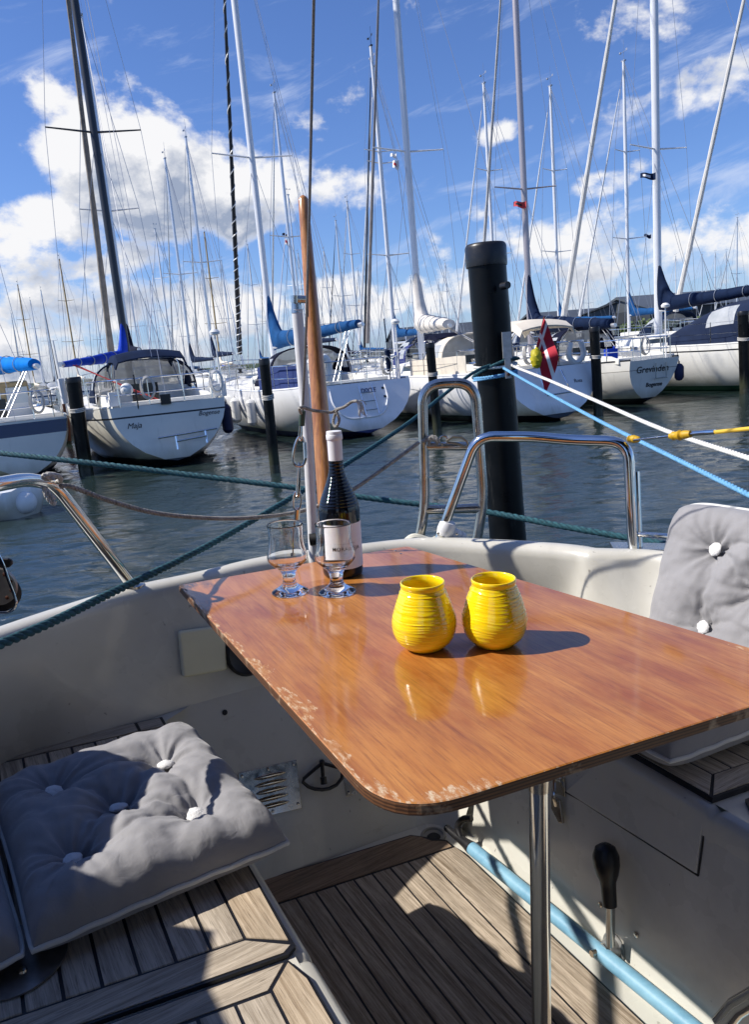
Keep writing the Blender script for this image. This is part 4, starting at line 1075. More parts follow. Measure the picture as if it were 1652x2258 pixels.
# teak
def planks(name, polys, mt, z, h, caulk_poly, lab=None):
    """polys in (u, v); laid on a black caulk bed"""
    m2 = M(); m2.mat(1); P = [uv_(u, v, 0) for u, v in caulk_poly]; m2.prism([(p.x, p.y) for p in P], z+.0005, z+h-.0016)
    m2.mat(0)
    for k, (pl_, mi) in enumerate(polys):
        m2.mat(mi); P = [uv_(u, v, 0) for u, v in pl_]
        c_ = sum(P, V((0, 0, 0)))/len(P)
        top_ = [p+(c_-p).normalized()*.0010 for p in P]; n = len(P); zt = z+h+.0004*math.sin(k*2.3)
        m2.add([V((p.x, p.y, z)) for p in P]+[V((p.x, p.y, zt-.0012)) for p in P]+[V((p.x, p.y, zt)) for p in top_],
               [tuple(range(2*n, 3*n))] + [(i, (i+1) % n, n+(i+1) % n, n+i) for i in range(n)] + [(n+i, n+(i+1) % n, 2*n+(i+1) % n, 2*n+i) for i in range(n)])
    return obj(name, m2, mt, yb, smooth=False)
W_ = .0435; S_ = .0045; HB = .008
polys = []
us = [.283 - W_*k for k in range(0, 13)]
for k in range(12): polys.append(([(us[k+1]+S_/2, .843), (us[k]-S_/2, .843), (us[k]-S_/2, 1.50), (us[k+1]+S_/2, 1.50)], 0))
polys.append(([(.283+S_/2, .843), (.330, .815), (.333, 1.0), (.331, 1.50), (.283+S_/2, 1.50)], 3))
polys.append(([(-.28, .797), (.318, .797), (.330, .806), (.283, .839), (-.28, .839)], 2))
polys.append(([(-.28, 1.505), (.28, 1.505), (.28, 1.545), (-.28, 1.545)], 2)); polys.append(([(.286, 1.505), (.331, 1.505), (.331, 1.545), (.286, 1.545)], 2))
planks('teak_seat_panel', polys, [teak1, teakd, teak2, teak3], ZS, HB, [(-.285, .793), (.322, .793), (.335, .803), (.337, 1.55), (-.285, 1.55)])
polys = []
for k in range(12): polys.append(([(us[k+1]+S_/2, -.4), (us[k]-S_/2, -.4), (us[k]-S_/2, .743), (us[k+1]+S_/2, .743)], 0))
polys.append(([(.283+S_/2, -.4), (.328, -.4), (.326, .745), (.316, .779), (.283+S_/2, .747)], 3))
polys.append(([(-.28, .748), (.280, .748), (.312, .781), (-.28, .781)], 2))
planks('teak_seat_panel', polys, [teak1, teakd, teak2, teak3], ZS, HB, [(-.285, -.41), (.332, -.41), (.330, .748), (.318, .784), (-.285, .784)])
polys = []
vs2 = [1.082 + W_*k for k in range(9)]
for k in range(8): polys.append(([(vs2[k]+S_/2, .855), (vs2[k+1]-S_/2, .855), (vs2[k+1]-S_/2, 1.46), (vs2[k]+S_/2, 1.46)], 0))
polys.append(([(1.030, .812), (1.082-S_/2, .853), (1.082-S_/2, 1.46), (1.030, 1.46)], 0)); polys.append(([(1.034, .808), (1.43, .808), (1.43, .851), (1.084, .851)], 2))
planks('teak_seat_panel', polys, [teak1, teakd, teak2], ZS, .012, [(1.027, .803), (1.432, .803), (1.432, 1.465), (1.027, 1.465)])
polys = [([(1.050, -.4), (1.095, -.4), (1.095, .74), (1.060, .752)], 0), ([(1.064, .758), (1.10, .744), (1.43, .744), (1.43, .778), (1.075, .778)], 2)]
for k in range(7): polys.append(([(1.0995+W_*k, -.4), (1.0995+W_*(k+1)-S_, -.4), (1.0995+W_*(k+1)-S_, .739), (1.0995+W_*k, .739)], 0))
planks('teak_seat_panel', polys, [teak1, teakd, teak2], ZS, .008, [(1.046, -.41), (1.432, -.41), (1.432, .782), (1.072, .782), (1.052, .756)])
polys = []; su = [.482-.0427*3 + .0427*k for k in range(14)]
for k in range(12):
    if su[k+1] > .905: break
    polys.append(([(su[k]+S_/2, -.6), (su[k+1]-S_/2, -.6), (su[k+1]-S_/2, 1.356), (su[k]+S_/2, 1.356)], 0))
polys.append(([(su[k]+S_/2, -.6), (.902, -.6), (.902, 1.30), (.898, 1.356), (su[k]+S_/2, 1.356)], 0))
polys.append(([(.36, 1.3615), (.893, 1.3615), (.893, 1.385), (.866, 1.40), (.852, 1.425), (.835, 1.440), (.36, 1.446)], 2))
planks('teak_sole', polys, [teaks, teakd, teakm], ZF, .008, [(.352, -.6), (.906, -.6), (.906, 1.33), (.898, 1.362), (.896, 1.388), (.852, 1.430), (.836, 1.444), (.352, 1.450)])

# fittings on the walls
def wall_quad(name, px4, th, mt, par=yb, bevel=.004, inset=0):
    P = []; N_ = V((0, 0, 0))
    for (x, y) in px4: p, n_ = onw(x, y); P.append(p); N_ += n_
    N_.normalize(); c_ = sum(P, V((0, 0, 0)))/4
    P = [c_+(p-c_)*(1-inset) for p in P]; P = [p - N_*((p-c_).dot(N_)) + N_*.001 for p in P]
    m2 = M().extr(P, N_*th); return obj(name, m2, mt, par, smooth=False, bevel=bevel), P, N_, c_
wall_quad('cover_plate', [(389, 1391), (489, 1377), (496, 1476), (399, 1493)], .016, mat('plastic_ivory', (.74, .71, .52), .4, var=.05), bevel=.006)
p, n_ = onw(495, 1571, .001); m_ = M(); m_.lathe([(.0062, 0), (.0062, .001)], p, 16, M4=n_.to_track_quat('Z', 'Y').to_matrix().to_4x4()); obj('screw_hole', m_, black, yb)
p, n_ = onw(540, 1440, .002); m_ = M(); m_.lathe([(.05, 0), (.052, .012), (.046, .022), (.03, .018), (0, .02)], p, 28, M4=n_.to_track_quat('Z', 'Y').to_matrix().to_4x4()); obj('speaker', m_, black, yb)
def vent(TL, TR, BR, BL, nl, mt=steelr):
    o_, P, N_, c_ = wall_quad('vent_plate', [TL, TR, BR, BL], .0022, mt, bevel=.0006)
    ex = (P[1]-P[0]); ey = (P[3]-P[0]); m2 = M()
    for k in range(nl):
        q0 = P[0] + ex*.24 + ey*(.20+.62*k/(nl-1)); q1 = q0+ex*.56; rows = []
        for j in range(9):
            a_ = math.pi*j/8*.5; rows.append([])
        w = ey.length*.052
        eu = ex.normalized(); ew = ey.normalized()
        rows = []
        for i in range(9):
            u = i/8; e_ = math.sin(math.pi*min(1, max(0, u)))**.35 if 0 < u < 1 else 0
            rows.append([q0.lerp(q1, u) + ew*(w*math.cos(b_)*e_) + N_*(.0035+.0065*math.sin(b_)*e_*(1 if b_ < 2.2 else .35)) for b_ in [math.pi*j/7 for j in range(8)]])
        m2.grid(rows)
    obj('louvre', m2, mt, o_)
    for (a_, b_) in ((.06, .08), (.5, .06), (.94, .08), (.06, .92), (.5, .94), (.94, .92)):
        m2 = M(); c2 = P[0]+ex*a_+ey*b_+N_*.0035; m2.lathe([(.0034, 0), (.003, .001), (0, .0015)], c2, 10, M4=N_.to_track_quat('Z', 'Y').to_matrix().to_4x4())
        obj('screw', m2, steelr, o_)
    return P, ex, ey, N_
vent((524, 1705), (653, 1675), (664, 1782), (535, 1812), 5)
P, ex, ey, N_ = vent((752, 1668), (850, 1645), (861, 1732), (763, 1756), 4)
m_ = M(); c_ = P[0]+ex*.62+ey*.62
m_.tube(cr([c_+(-ex*.28+ey*-.35)+N_*.02, c_+(-ex*.22+ey*.25)+N_*.02, c_+(ey*.42)+N_*.03, c_+(ex*.25+ey*.2)+N_*.02], 6), .006, 8); obj('rubber_hose', m_, rubber, yb)
# black pump handle loop
def wp_(x, y, o_=.012): return onw(x, y, o_)[0]
m_ = M(); m_.tube([wp_(706, 1682), wp_(666, 1716), wp_(664, 1724), wp_(676, 1734)] + [wp_(x, y) for x, y in ((690, 1739), (706, 1740.5), (722, 1738), (738, 1730), (749, 1716), (750, 1708), (748, 1694))] + [wp_(706, 1682)], .0042, 8)
ph = obj('pump_handle', m_, black, yb)
m_ = M(); m_.tube([wp_(705, 1679, .014), wp_(707, 1712, .016)], .0045, 10); m_.tube([wp_(707, 1712, .016), wp_(709, 1728, .016)], .0075, 10); m_.ball(wp_(705, 1680, .014), .0068); obj('grip', m_, black, ph)
# drain
m_ = M(); m_.lathe([(.030, 0), (.029, .004), (.024, .005), (.020, -.012), (0, -.014)], V(pb(956, 1843, ZF+.001)), 28); obj('drain', m_, mat('drain_grey', (.30, .29, .26), .5), yb)
m_ = M(); m_.lathe([(.016, 0), (.012, .003), (0, .003)], V(pb(957, 1845, ZF+.0025)), 20); obj('drain_hole', m_, black, yb)
# locker lid seams on the right-hand wall
sm_ = M(); sm_.tube([wp_(x, y, .0) for x, y in ((1242, 1743), (1262, 1754), (1285, 1767), (1340, 1803), (1400, 1841), (1460, 1879), (1541, 1931))], .0019, 6)
sm_.tube([wp_(x, y, .0) for x, y in ((1541, 1931), (1547, 1890), (1552, 1850), (1556, 1810), (1560, 1785))], .0019, 6); obj('locker_lid_seam', sm_, teakd, yb)
wall_quad('locker_lid', [(1250, 1744), (1540, 1925), (1556, 1796), (1330, 1672)], .0035, gel, bevel=.0025)
# latch
lt, P, N_, c_ = wall_quad('latch', [(1226, 1700), (1248, 1710), (1250, 1757), (1229, 1750)], .003, steelr, bevel=.001)
ew = (P[3]-P[0]); eu = (P[1]-P[0]); m_ = M()
m_.tube([P[0]+eu*.1+ew*.2+N_*.008, P[0]+eu*.9+ew*.2+N_*.008], .005, 8); m_.tube(cr([P[0]+eu*.2+ew*.3+N_*.01, P[0]+eu*.45+ew*.9+N_*.018, P[0]+eu*.35+ew*1.4+N_*.012], 5), .004, 8); obj('hook', m_, steelr, lt)
m_ = M(); m_.extr([P[0]+eu*-.1+ew*1.05+N_*.006, P[0]+eu*.7+ew*1.1+N_*.006, P[0]+eu*.9+ew*2.05+N_*.006, P[0]+eu*.45+ew*2.12+N_*.006, P[0]+eu*-.2+ew*1.65+N_*.006], N_*.006); obj('lever', m_, steelr, lt, smooth=False, bevel=.001)
# gear lever
p, N_ = onw(1356, 2088, .0); Nm = N_.to_track_quat('Z', 'Y').to_matrix().to_4x4()
m_ = M(); m_.lathe([(.026, 0), (.026, .003), (.020, .005), (.017, .018), (.015, .022), (0, .023)], p, 26, M4=Nm); gl = obj('gear_lever', m_, mat('lever_alloy', (.35, .35, .34), .42, .7, var=.2, vs=40), yb)
def above(px, py, base, off): # point on the ray px,py lying 'off' out from the wall
    q0, n0 = onw(px, py); r = q0.normalized(); return q0 - r*(off/abs(r.dot(n0)))
h0 = above(1347, 2084, p, .030); h1 = above(1347, 1985, p, .036); h2 = above(1344, 1975, p, .037); h3 = above(1338, 1900, p, .040)
m_ = M(); m_.tube([h0, h1], .0105, 12, flat=.7); m_.tube([p+N_*.004, p+N_*.030], .013, 14); obj('arm', m_, mat('lever_chrome', (.40, .40, .39), .22, .9), gl)
m_ = M(); m_.tube([p+N_*.028-V((.010, 0, 0)), p+N_*.042-V((.012, 0, 0))], .006, 10); obj('bolt', m_, steelr, gl)
ax_ = (h3-h2); L_ = ax_.length; q4_ = ax_.to_track_quat('Z', 'Y').to_matrix().to_4x4()
m_ = M(); m_.lathe([(.0, -.020), (.0125, -.018), (.013, -.005), (.0135, L_*.25), (.0145, L_*.42), (.0195, L_*.62), (.0235, L_*.92), (.0235, L_*1.18), (.018, L_*1.42), (.009, L_*1.52), (0, L_*1.54)], h2, 26, M4=q4_); obj('knob', m_, black, gl)
for (x, y) in ((1326, 1995), (1405, 2061), (1381, 2138)):
    p, N_ = onw(x, y, .0005); m_ = M(); m_.lathe([(.0055, 0), (.005, .002), (0, .003)], p, 14, M4=N_.to_track_quat('Z', 'Y').to_matrix().to_4x4()); obj('screw', m_, steelr, yb)
# tube at the lower right corner and hinge bracket at the lower left
m_ = M(); m_.tube([pby(1590, 2262, .86), pby(1625, 2222, .86), pby(1700, 2178, .84)], .013, 14); obj('companionway_rail', m_, steel, yb)
p = V(pb(30, 2120, ZS+.009)); m_ = M(); m_.lathe([(.065, 0), (.065, .0025), (.05, .003), (0, .003)], p, 30); hb_ = obj('hinge_plate', m_, mat('dull_plate', (.22, .21, .20), .45, .8, var=.3, vs=30), yb)
m_ = M()
for dx_, dy_ in ((.02, -.02), (.02, .02)): m_.lathe([(.006, .002), (.005, .005), (0, .006)], p+V((dx_, dy_, .001)), 10)
obj('hinge_screw', m_, steelr, hb_)

# pushpit: left and right pieces, stern ladder
def rimp(px, py): return V(pb(px, py, ZR))
m_ = M(); f0 = rimp(280, 1303)+V((.004, .03, 0)); m_.tube(bend([f0, pby(118, 1068, 1.44), pby(60, 1056, 1.36), pby(-60, 1078, 1.20), pby(-300, 1150, 1.0)], .07), .0126, 18)
pp = obj('pushpit', m_, steel, yb); m_ = M(); m_.lathe([(.024, -.002), (.024, .004), (.016, .006), (.0128, .014)], f0, 22); obj('foot', m_, steelr, pp)
f1 = V((.175, 1.895, ZR)); t0 = pby(968, 1192, 1.90); f2 = pby(1398, 1214, 1.70)
m_ = M(); A_ = pby(1052, 962, 1.86); B_ = pby(1180, 963, 1.82); C_ = pby(1250, 970, 1.79); D_ = pby(1386, 974, 1.72)
m_.tube(bend([t0, A_, B_, C_, D_, f2], .045), .0126, 18); pr = obj('pushpit', m_, steel, yb)
m_ = M(); f3 = f2+V((.022, .03, 0)); m_.tube([f3, pby(1402, 1040, 1.76)], .0105, 14); m_.tube([pby(1402, 1177, 1.74), pby(1480, 1183, 1.66), pby(1560, 1190, 1.55)], .0065, 12); obj('stanchion', m_, steel, pr)
m_ = M(); m_.extr([f2+V((-.04, .02, -.004)), f2+V((.11, -.03, -.004)), f2+V((.12, .03, -.004)), f2+V((-.03, .08, -.004))], (0, 0, .006)); obj('foot', m_, steelr, pr, smooth=False)
# white clamp
cl = mat('white_plastic', (.72, .72, .73), .35, bump=.2, bs=90)
ax_ = (A_-t0).normalized(); m_ = M(); c0_ = pby(980, 1178, 1.895); m_.tube([c0_, c0_+ax_*.012, c0_+ax_*.028, c0_+ax_*.036], [.020, .0225, .0215, .0170], 20); m_.ball(c0_+V((.022, .008, -.004)), .019, 16, 12, (1.3, 1, .9)); m_.ball(c0_+V((.042, .012, -.010)), .015, 14, 10, (1.1, 1, .8))
cl_ = obj('rail_clamp', m_, cl, yb)
for dx_, dz_ in ((-.017, .008), (.004, .008), (.030, .004)):
    m_ = M(); m_.ball(c0_+V((dx_, -.0215, dz_)), .0036, 10, 8, (1, .5, 1)); obj('screw', m_, steelr, cl_)
m_ = M(); m_.tube(cr([pby(897, 1196, 1.95), pby(915, 1186, 1.95), pby(950, 1195, 1.95), pby(975, 1188, 1.95), pby(1000, 1197, 1.95)], 5), .012, 10); obj('fairlead', m_, mat('fairlead_cream', (.66, .64, .54), .4), yb)
# ladder
m_ = M(); Y = 1.99
LT = [(909, 1235), (932, 1130), (929, 900), (934, 850), (1000, 838), (1046, 862), (1052, 910), (1066, 1095), (1040, 1230)]
m_.tube(bend([pby(903, 1300, Y), pby(938, 1120, Y), pby(931, 848, Y), pby(1047, 842, Y), pby(1067, 1105, Y), pby(1035, 1290, Y)], .055, 10), .0135, 18)
m_.tube([pby(936, 984, Y), pby(1055, 984, Y)], .0115, 14); m_.tube([pby(940, 1124, Y), pby(1064, 1120, Y)], .0125, 14)
obj('stern_ladder', m_, steelr, yb)
for px in (905, 1037):
    pass
# lifeline with yellow tape
ll = M(); ll.tube([pby(1392, 971, 1.71), pby(1510, 958, 1.60), pby(1660, 945, 1.47), pby(1760, 935, 1.4)], .0022, 8); lo = obj('lifeline', ll, steel, yb)
ll = M(); ll.tube([pby(1578, 953, 1.54), pby(1660, 944.5, 1.47), pby(1760, 934, 1.4)], .0042, 10); obj('yellow_sleeve', ll, mat('yellow_sleeve', (.70, .46, .04), .5), lo)
ll = M(); ll.tube([pby(1518, 957, 1.60), pby(1578, 952, 1.54)], .0052, 10); obj('turnbuckle', ll, steel, lo)
tape = mat('yellow_tape', (.62, .38, .01), .5, c2=(.45, .26, .01), vs=90, bump=.8, bs=90)
for (a_, b_, y0, y1, r_) in (((1386, 967), (1412, 969), 1.72, 1.70, .0082), ((1478, 962), (1524, 957), 1.63, 1.59, .0092)):
    ll = M(); p0, p1 = pby(*a_, y0), pby(*b_, y1); n = 12
    ll.tube([p0.lerp(p1, i/n) for i in range(n+1)], [r_*(.75+.35*noise.noise(V((i*.9, r_*900, 2)))+.25*math.sin(math.pi*i/n)) for i in range(n+1)], 12); obj('yellow_tape', ll, tape, lo)

# backstay with its shackles, carabiners and lower wire
bs_ = thing('backstay', 'grey wire backstay ending in two steel carabiners beside the wooden flagstaff', 'backstay', pby(650, 1238, 1.77), FB)
m_ = M(); st = [pby(645, 1236, 1.77), pby(653, 1150, 1.73)]
m_.tube([pby(648, 1232, 1.775), pby(654, 1148, 1.72)], .0018, 8); obj('lower_wire', m_, mat('rusty_wire', (.28, .17, .11), .5, .5), bs_)
m_ = M(); m_.tube([pby(653.5, 1150, 1.72), pby(656, 1122, 1.71)], .0062, 10); m_.tube([pby(648, 1240, 1.775), pby(648, 1226, 1.775)], .006, 10); obj('swage', m_, steelr, bs_)
def link(name, c_top, c_bot, w, r_, y, par, pinch=.6, side=V((1, 0, 0))):
    a_, b_ = pby(*c_top, y), pby(*c_bot, y); ax = (b_-a_); L_ = ax.length; d_ = ax.normalized(); side = (side-d_*side.dot(d_)).normalized(); P = []
    for k in range(32):
        t = 2*math.pi*k/32; yy = (1-math.cos(t))/2; ww = w*(pinch+(1-pinch)*yy)*math.copysign(abs(math.sin(t))**.75, math.sin(t))
        P.append(a_+d_*L_*yy+side*ww)
    m2 = M(); m2.tube(P, r_, 10, closed=True); return obj(name, m2, steelr, par)
link('thimble', (656, 1083), (654, 1124), .0085, .0022, 1.71, bs_, 1.0)
link('carabiner', (660, 1022), (656, 1096), .0088, .0030, 1.70, bs_, .7, V((.35, -.9, 0)))
link('carabiner', (663, 963), (659, 1028), .0170, .0031, 1.695, bs_, .55)
m_ = M(); m_.tube([pby(672, 975, 1.693), pby(674, 1010, 1.693)], .0036, 10); obj('carabiner_gate', m_, steel, bs_)
link('thimble', (664, 934), (662, 972), .0075, .0022, 1.69, bs_, .5, V((.5, -.8, 0)))
m_ = M(); m_.tube([pby(665, 938, 1.69), pby(667, 906, 1.685)], .0068, 12); obj('ferrule', m_, mat('ferrule_green', (.05, .08, .06), .5, .3), bs_)
m_ = M(); m_.tube([pby(667, 910, 1.685), pby(676, 700, 1.64), pby(683, 430, 1.58), pby(692, 0, 1.46), pby(697, -420, 1.30)], .0028, 8); obj('wire', m_, mat('stay_wire', (.20, .19, .18), .45, .4, var=.3, vs=300), bs_)
# white pole beside the flagstaff
wp2 = thing('white_pole', 'thin chipped white pole with a steel clevis top beside the wooden flagstaff', 'pole', pby(693, 1243, 1.79), FB)
m_ = M(); m_.tube([pby(693, 1248, 1.79), pby(680, 980, 1.78), pby(655, 682, 1.77)], [.0118, .0122, .0126], 16); obj('tube', m_, mat('chipped_paint', (.70, .70, .71), .4, c2=(.62, .61, .60), vs=25), wp2)
m_ = M(); m_.tube([pby(655, 690, 1.77), pby(653, 664, 1.77)], [.013, .0105], 14); m_.tube([pby(645, 660, 1.765), pby(676, 660, 1.765)], .0085, 14); m_.tube([pby(650, 668, 1.76), pby(650, 652, 1.76)], .008, 12)
obj('clevis', m_, steelr, wp2)
m_ = M(); m_.tube([pby(683, 1190, 1.775), pby(700, 1188, 1.775)], .0145, 14); obj('black_tie', m_, rubber, wp2)
# wooden flagstaff
fs2 = thing('flagstaff', 'varnished wooden flagstaff without a flag, standing at the stern beside the bottle', 'flagstaff', pby(742, 1290, 1.86), FB)
m_ = M(); a_, b_ = pby(735, 1262, 1.86), pby(668.5, 440, 2.02); n = 20
rad = [(.0285 - (.0285-.0125)*(i/n)**1.0) for i in range(n+1)]
m_.tube([a_.lerp(b_, i/n) for i in range(n+1)]+[b_.lerp(a_, -.006), b_.lerp(a_, -.011)], rad+[.009, .003], 24); obj('staff', m_, wood_post, fs2)
m_ = M(); m_.extr([pby(675, 648, 1.93), pby(676, 690, 1.93), pby(680, 700, 1.93), pby(679, 645, 1.93)], (0, .012, 0)); obj('cleat', m_, black, fs2, smooth=False)
# grey cord: tie round the staff, long sagging cord, and the cord on the left pushpit
def cord(pts, r_, mt, label, n=8, name='cord'):
    P = cr(pts, n); m2 = M().rope(P, r_, r_*5, r_*.8); solo(name, m2, mt, label, 'cord', P[0], F=FB, ang=70)
cord([pby(664, 912, 1.68), pby(660, 902, 1.66), pby(668, 898, 1.66), pby(690, 905, 1.80-.05), pby(715, 908, 1.80), pby(733, 909, 1.81), pby(744, 902, 1.82), pby(738, 916, 1.83), pby(735, 933, 1.83), pby(741, 941, 1.82), pby(748, 925, 1.81), pby(742, 905, 1.81), pby(760, 897, 1.80), pby(776, 886, 1.80), pby(790, 884, 1.79)], .0036, rgrey, 'short grey cord tying the backstay to the wooden flagstaff')
m_ = M()
for k in range(16):
    rr2 = random.Random(k); a_ = pby(786, 885, 1.79); e_ = pby(797+rr2.uniform(-8, 12), 900+rr2.uniform(-8, 22), 1.79+rr2.uniform(-.01, .01)); m_.tube(cr([a_, a_.lerp(e_, .5)+V((rr2.uniform(0, .008), 0, .006)), e_], 4), .0011, 5)
solo('frayed_cord_end', m_, rpale, 'frayed pale end of the cord tied round the wooden flagstaff', 'cord', pby(790, 890, 1.79), F=FB)
cord([pby(118, 1080, 1.43), pby(150, 1072, 1.45), pby(240, 1104, 1.52), pby(340, 1131, 1.6), pby(450, 1142, 1.68), pby(550, 1142, 1.75), pby(660, 1128, 1.86), pby(760, 1090, 1.90), pby(850, 1030, 1.93), pby(925, 975, 1.96)], .0050, rgrey, 'long grey cord sagging from the left rail to the stern ladder')
kn = M()
def coil(pts, r_): kn.rope(cr(pts, 8), r_, r_*5, r_*.8)
kc = pby(112, 1062, 1.42)
coil([kc+V(q) for q in ((.012, -.012, .008), (-.006, -.018, .012), (-.014, -.004, .004), (-.006, .016, -.006), (.010, .014, -.002), (.016, -.004, .010), (0, -.020, .016), (-.012, -.014, 0), (-.004, -.016, -.014), (.004, -.018, -.024), (.010, -.015, -.034))], .0052)
coil([kc+V(q) for q in ((-.008, -.016, -.006), (-.004, -.020, -.020), (.002, -.018, -.034), (.008, -.014, -.040))], .0050)
solo('cord_knot', kn, rpale, 'pale weathered knot tied round the left stern rail', 'knot', kc, F=FB)
kn = M(); kc = pby(958, 968, 1.97)
coil([kc+V(q) for q in ((-.030, -.01, -.004), (-.012, -.016, .008), (.004, -.018, .004), (.004, -.010, -.012), (-.014, -.012, -.012), (-.012, -.020, .006), (.008, -.022, -.004))], .0050)
solo('cord_knot', kn, rgrey, 'grey cord knot on the upper rung of the stern ladder', 'knot', kc, F=FB)
hk = thing('snap_hook', 'steel snap hook clipped on the upper rung of the stern ladder', 'snap hook', pby(1000, 972, 1.965), FB)
m_ = M(); c_ = pby(978, 970, 1.965); m_.tube([c_+V((math.cos(t)*.011, -.004, math.sin(t)*.011)) for t in [2*math.pi*k/20 for k in range(20)]], .0022, 8, closed=True); obj('ring', m_, steelr, hk)
m_ = M(); m_.tube([pby(x, y, 1.955) for x, y in ((985, 972), (1000, 963), (1018, 964), (1030, 972), (1033, 981), (1026, 985), (1008, 978), (988, 976))], .0034, 10, closed=True); obj('hook', m_, mat('bronze_hook', (.42, .36, .26), .3, .9), hk)

# sheet block at the left edge
bl = thing('pulley_block', 'steel and black sheet block with a wire bail hanging at the left edge', 'pulley', pby(0, 1335, 1.0), FB); Y = 1.0
m_ = M(); m_.tube(cr([pby(-30, 1180, Y), pby(2, 1236, Y), pby(18, 1280, Y), pby(32, 1318, Y), pby(34, 1334, Y), pby(22, 1348, Y), pby(0, 1351, Y), pby(-30, 1348, Y)], 6), .0020, 10); obj('bail', m_, steel, bl)
m_ = M(); c_ = pby(-6, 1293, Y+.006); m_.lathe([(.026, -.003), (.026, .003), (0, .003)], c_, 32, M4=Matrix.Rotation(R(90), 4, 'X')); sd_ = obj('cheek', m_, mat('block_steel', (.36, .33, .29), .4, .7, var=.2, vs=60), bl)
for t in (-50, -15, 20, 55): m_ = M(); m_.lathe([(.0028, 0), (.0024, .001), (0, .0014)], c_+V((math.cos(R(t))*.0205, -.003, -math.sin(R(t))*.0205+.001)), 10, M4=Matrix.Rotation(R(90), 4, 'X')); obj('rivet', m_, rust, sd_)
m_ = M(); m_.lathe([(.024, -.007), (.018, 0), (.024, .007), (0, .007)], c_+V((-.002, .012, -.014)), 28, M4=Matrix.Rotation(R(90), 4, 'X')); obj('sheave', m_, black, bl)
m_ = M(); m_.extr([pby(-30, 1233, Y+.01), pby(16, 1232, Y+.01), pby(24, 1236, Y+.01), pby(25, 1246, Y+.01), pby(18, 1252, Y+.01), pby(-30, 1256, Y+.01)], (0, .006, 0)); obj('strap', m_, black, bl, smooth=False, bevel=.002)

# blue boathook along the right-hand wall
bh = thing('boathook', 'light blue boathook with black hook lying along the right wall on the sole', 'boathook', pb(1250, 2060, -1.105), FB)
pA, pB_ = pb(1038, 1868, -1.103), pb(1500, 2243, -1.103); dr_ = (pB_-pA).normalized()
m_ = M(); m_.tube([pA, pA+dr_*.010, pA+dr_*.3, pB_+dr_*.30], [.0138, .0148, .0148, .0148], 20); obj('pole', m_, mat('pole_blue', (.10, .26, .40), .5, c2=(.24, .46, .60), vs=16, detail=10, bump=.3, bs=60), bh)
m_ = M(); e_ = pA-dr_*.085; m_.tube([pA+dr_*.004, pA-dr_*.02, e_], [.0150, .011, .0075], 14); m_.ball(e_, .0085, 12, 8)
m_.tube(cr([pA-dr_*.030, pA-dr_*.050+V((.004, .004, .020)), pA-dr_*.040+V((.010, .01, .040)), pA-dr_*.022+V((.020, .014, .050))], 6), [.0078]*19, 12); obj('hook', m_, black, bh)

# ------------------------------------------------------------------ the table
tb = thing('folding_table', 'worn varnished wooden cockpit table on a steel leg, set with glasses and jars', 'table', (.171, .795, ZF+.008), FB, R(26.1))
TZ, TH = -.46, .0155
TP = [(-.414, 1.532), (.0006, .686), (.612, .943), (.072, 1.745)]
def rpoly(P, rs, n=9):
    out = []
    for i, (p, r_) in enumerate(zip(P, rs)):
        p = V((*p, 0)); a_ = V((*P[i-1], 0))-p; b_ = V((*P[(i+1) % len(P)], 0))-p; p0 = p+a_.normalized()*r_; p2 = p+b_.normalized()*r_
        for k in range(n+1): t = k/n; out.append(p0*(1-t)**2+p*2*t*(1-t)+p2*t*t)
    return [(q_.x, q_.y) for q_ in out]
tp = rpoly(TP, [.006, .085, .10, .012])
X_ = XF[tb.name]; loc = lambda x, y: X_ @ V((x, y, TZ))
tm = bpy.data.materials.new('varnished_mahogany'); tm.use_nodes = True
q = G(tm.node_tree); b_ = q.n['Principled BSDF']; t_ = q.n.new('ShaderNodeTexCoord'); o_ = t_.outputs['Object']; ox, oy, oz = q.sep(o_)
gr1 = q.noise(q.vmath('MULTIPLY', o_, (170, 8, 20)), 1.0, 8, .74, .2)
gr2 = q.noise(q.vmath('MULTIPLY', o_, (420, 14, 20)), 1.0, 5, .72)
blo = q.noise(q.vmath('MULTIPLY', o_, (6.5, 2.6, 3)), 1.0, 6, .62, .6)
fig = q.noise(q.vmath('MULTIPLY', o_, (34, 5, 3)), 1.0, 6, .66, .5)
c_ = q.mix(q.mr(blo, .36, .66), (.31, .088, .016), (.53, .215, .040))
c_ = q.mix(q.mr(fig, .42, .72, 0, .50), c_, (.66, .31, .075))
c_ = q.mix(q.mr(gr1, .54, .36, 0, .48), c_, (.23, .066, .014))
c_ = q.mix(q.mr(gr2, .53, .64, 0, .45), c_, (.15, .048, .014))
# inlaid end band of the aft end (older, paler panel boards)
la, lb = loc(-.414, 1.532), loc(.072, 1.745)
bandn = V((-(lb-la).y, (lb-la).x, 0)).normalized(); bd = q.math('SUBTRACT', bandn.dot(la), q.vmath('DOT_PRODUCT', o_, tuple(bandn), 1))
band = q.mr(bd, .135, .137, 1, 0); uu = (lb-la).normalized()
uc = q.math('SUBTRACT', q.vmath('DOT_PRODUCT', o_, tuple(uu), 1), uu.dot(la))
blk = q.math('FLOOR', q.math('MULTIPLY', uc, 9.5)); wn2 = q.n.new('ShaderNodeTexWhiteNoise'); wn2.noise_dimensions = '1D'; q.l.new(blk, wn2.inputs['W'])
c_ = q.mix(q.math('MULTIPLY', band, q.mr(wn2.outputs['Value'], 0, 1, .1, .5)), c_, (.62, .27, .11))
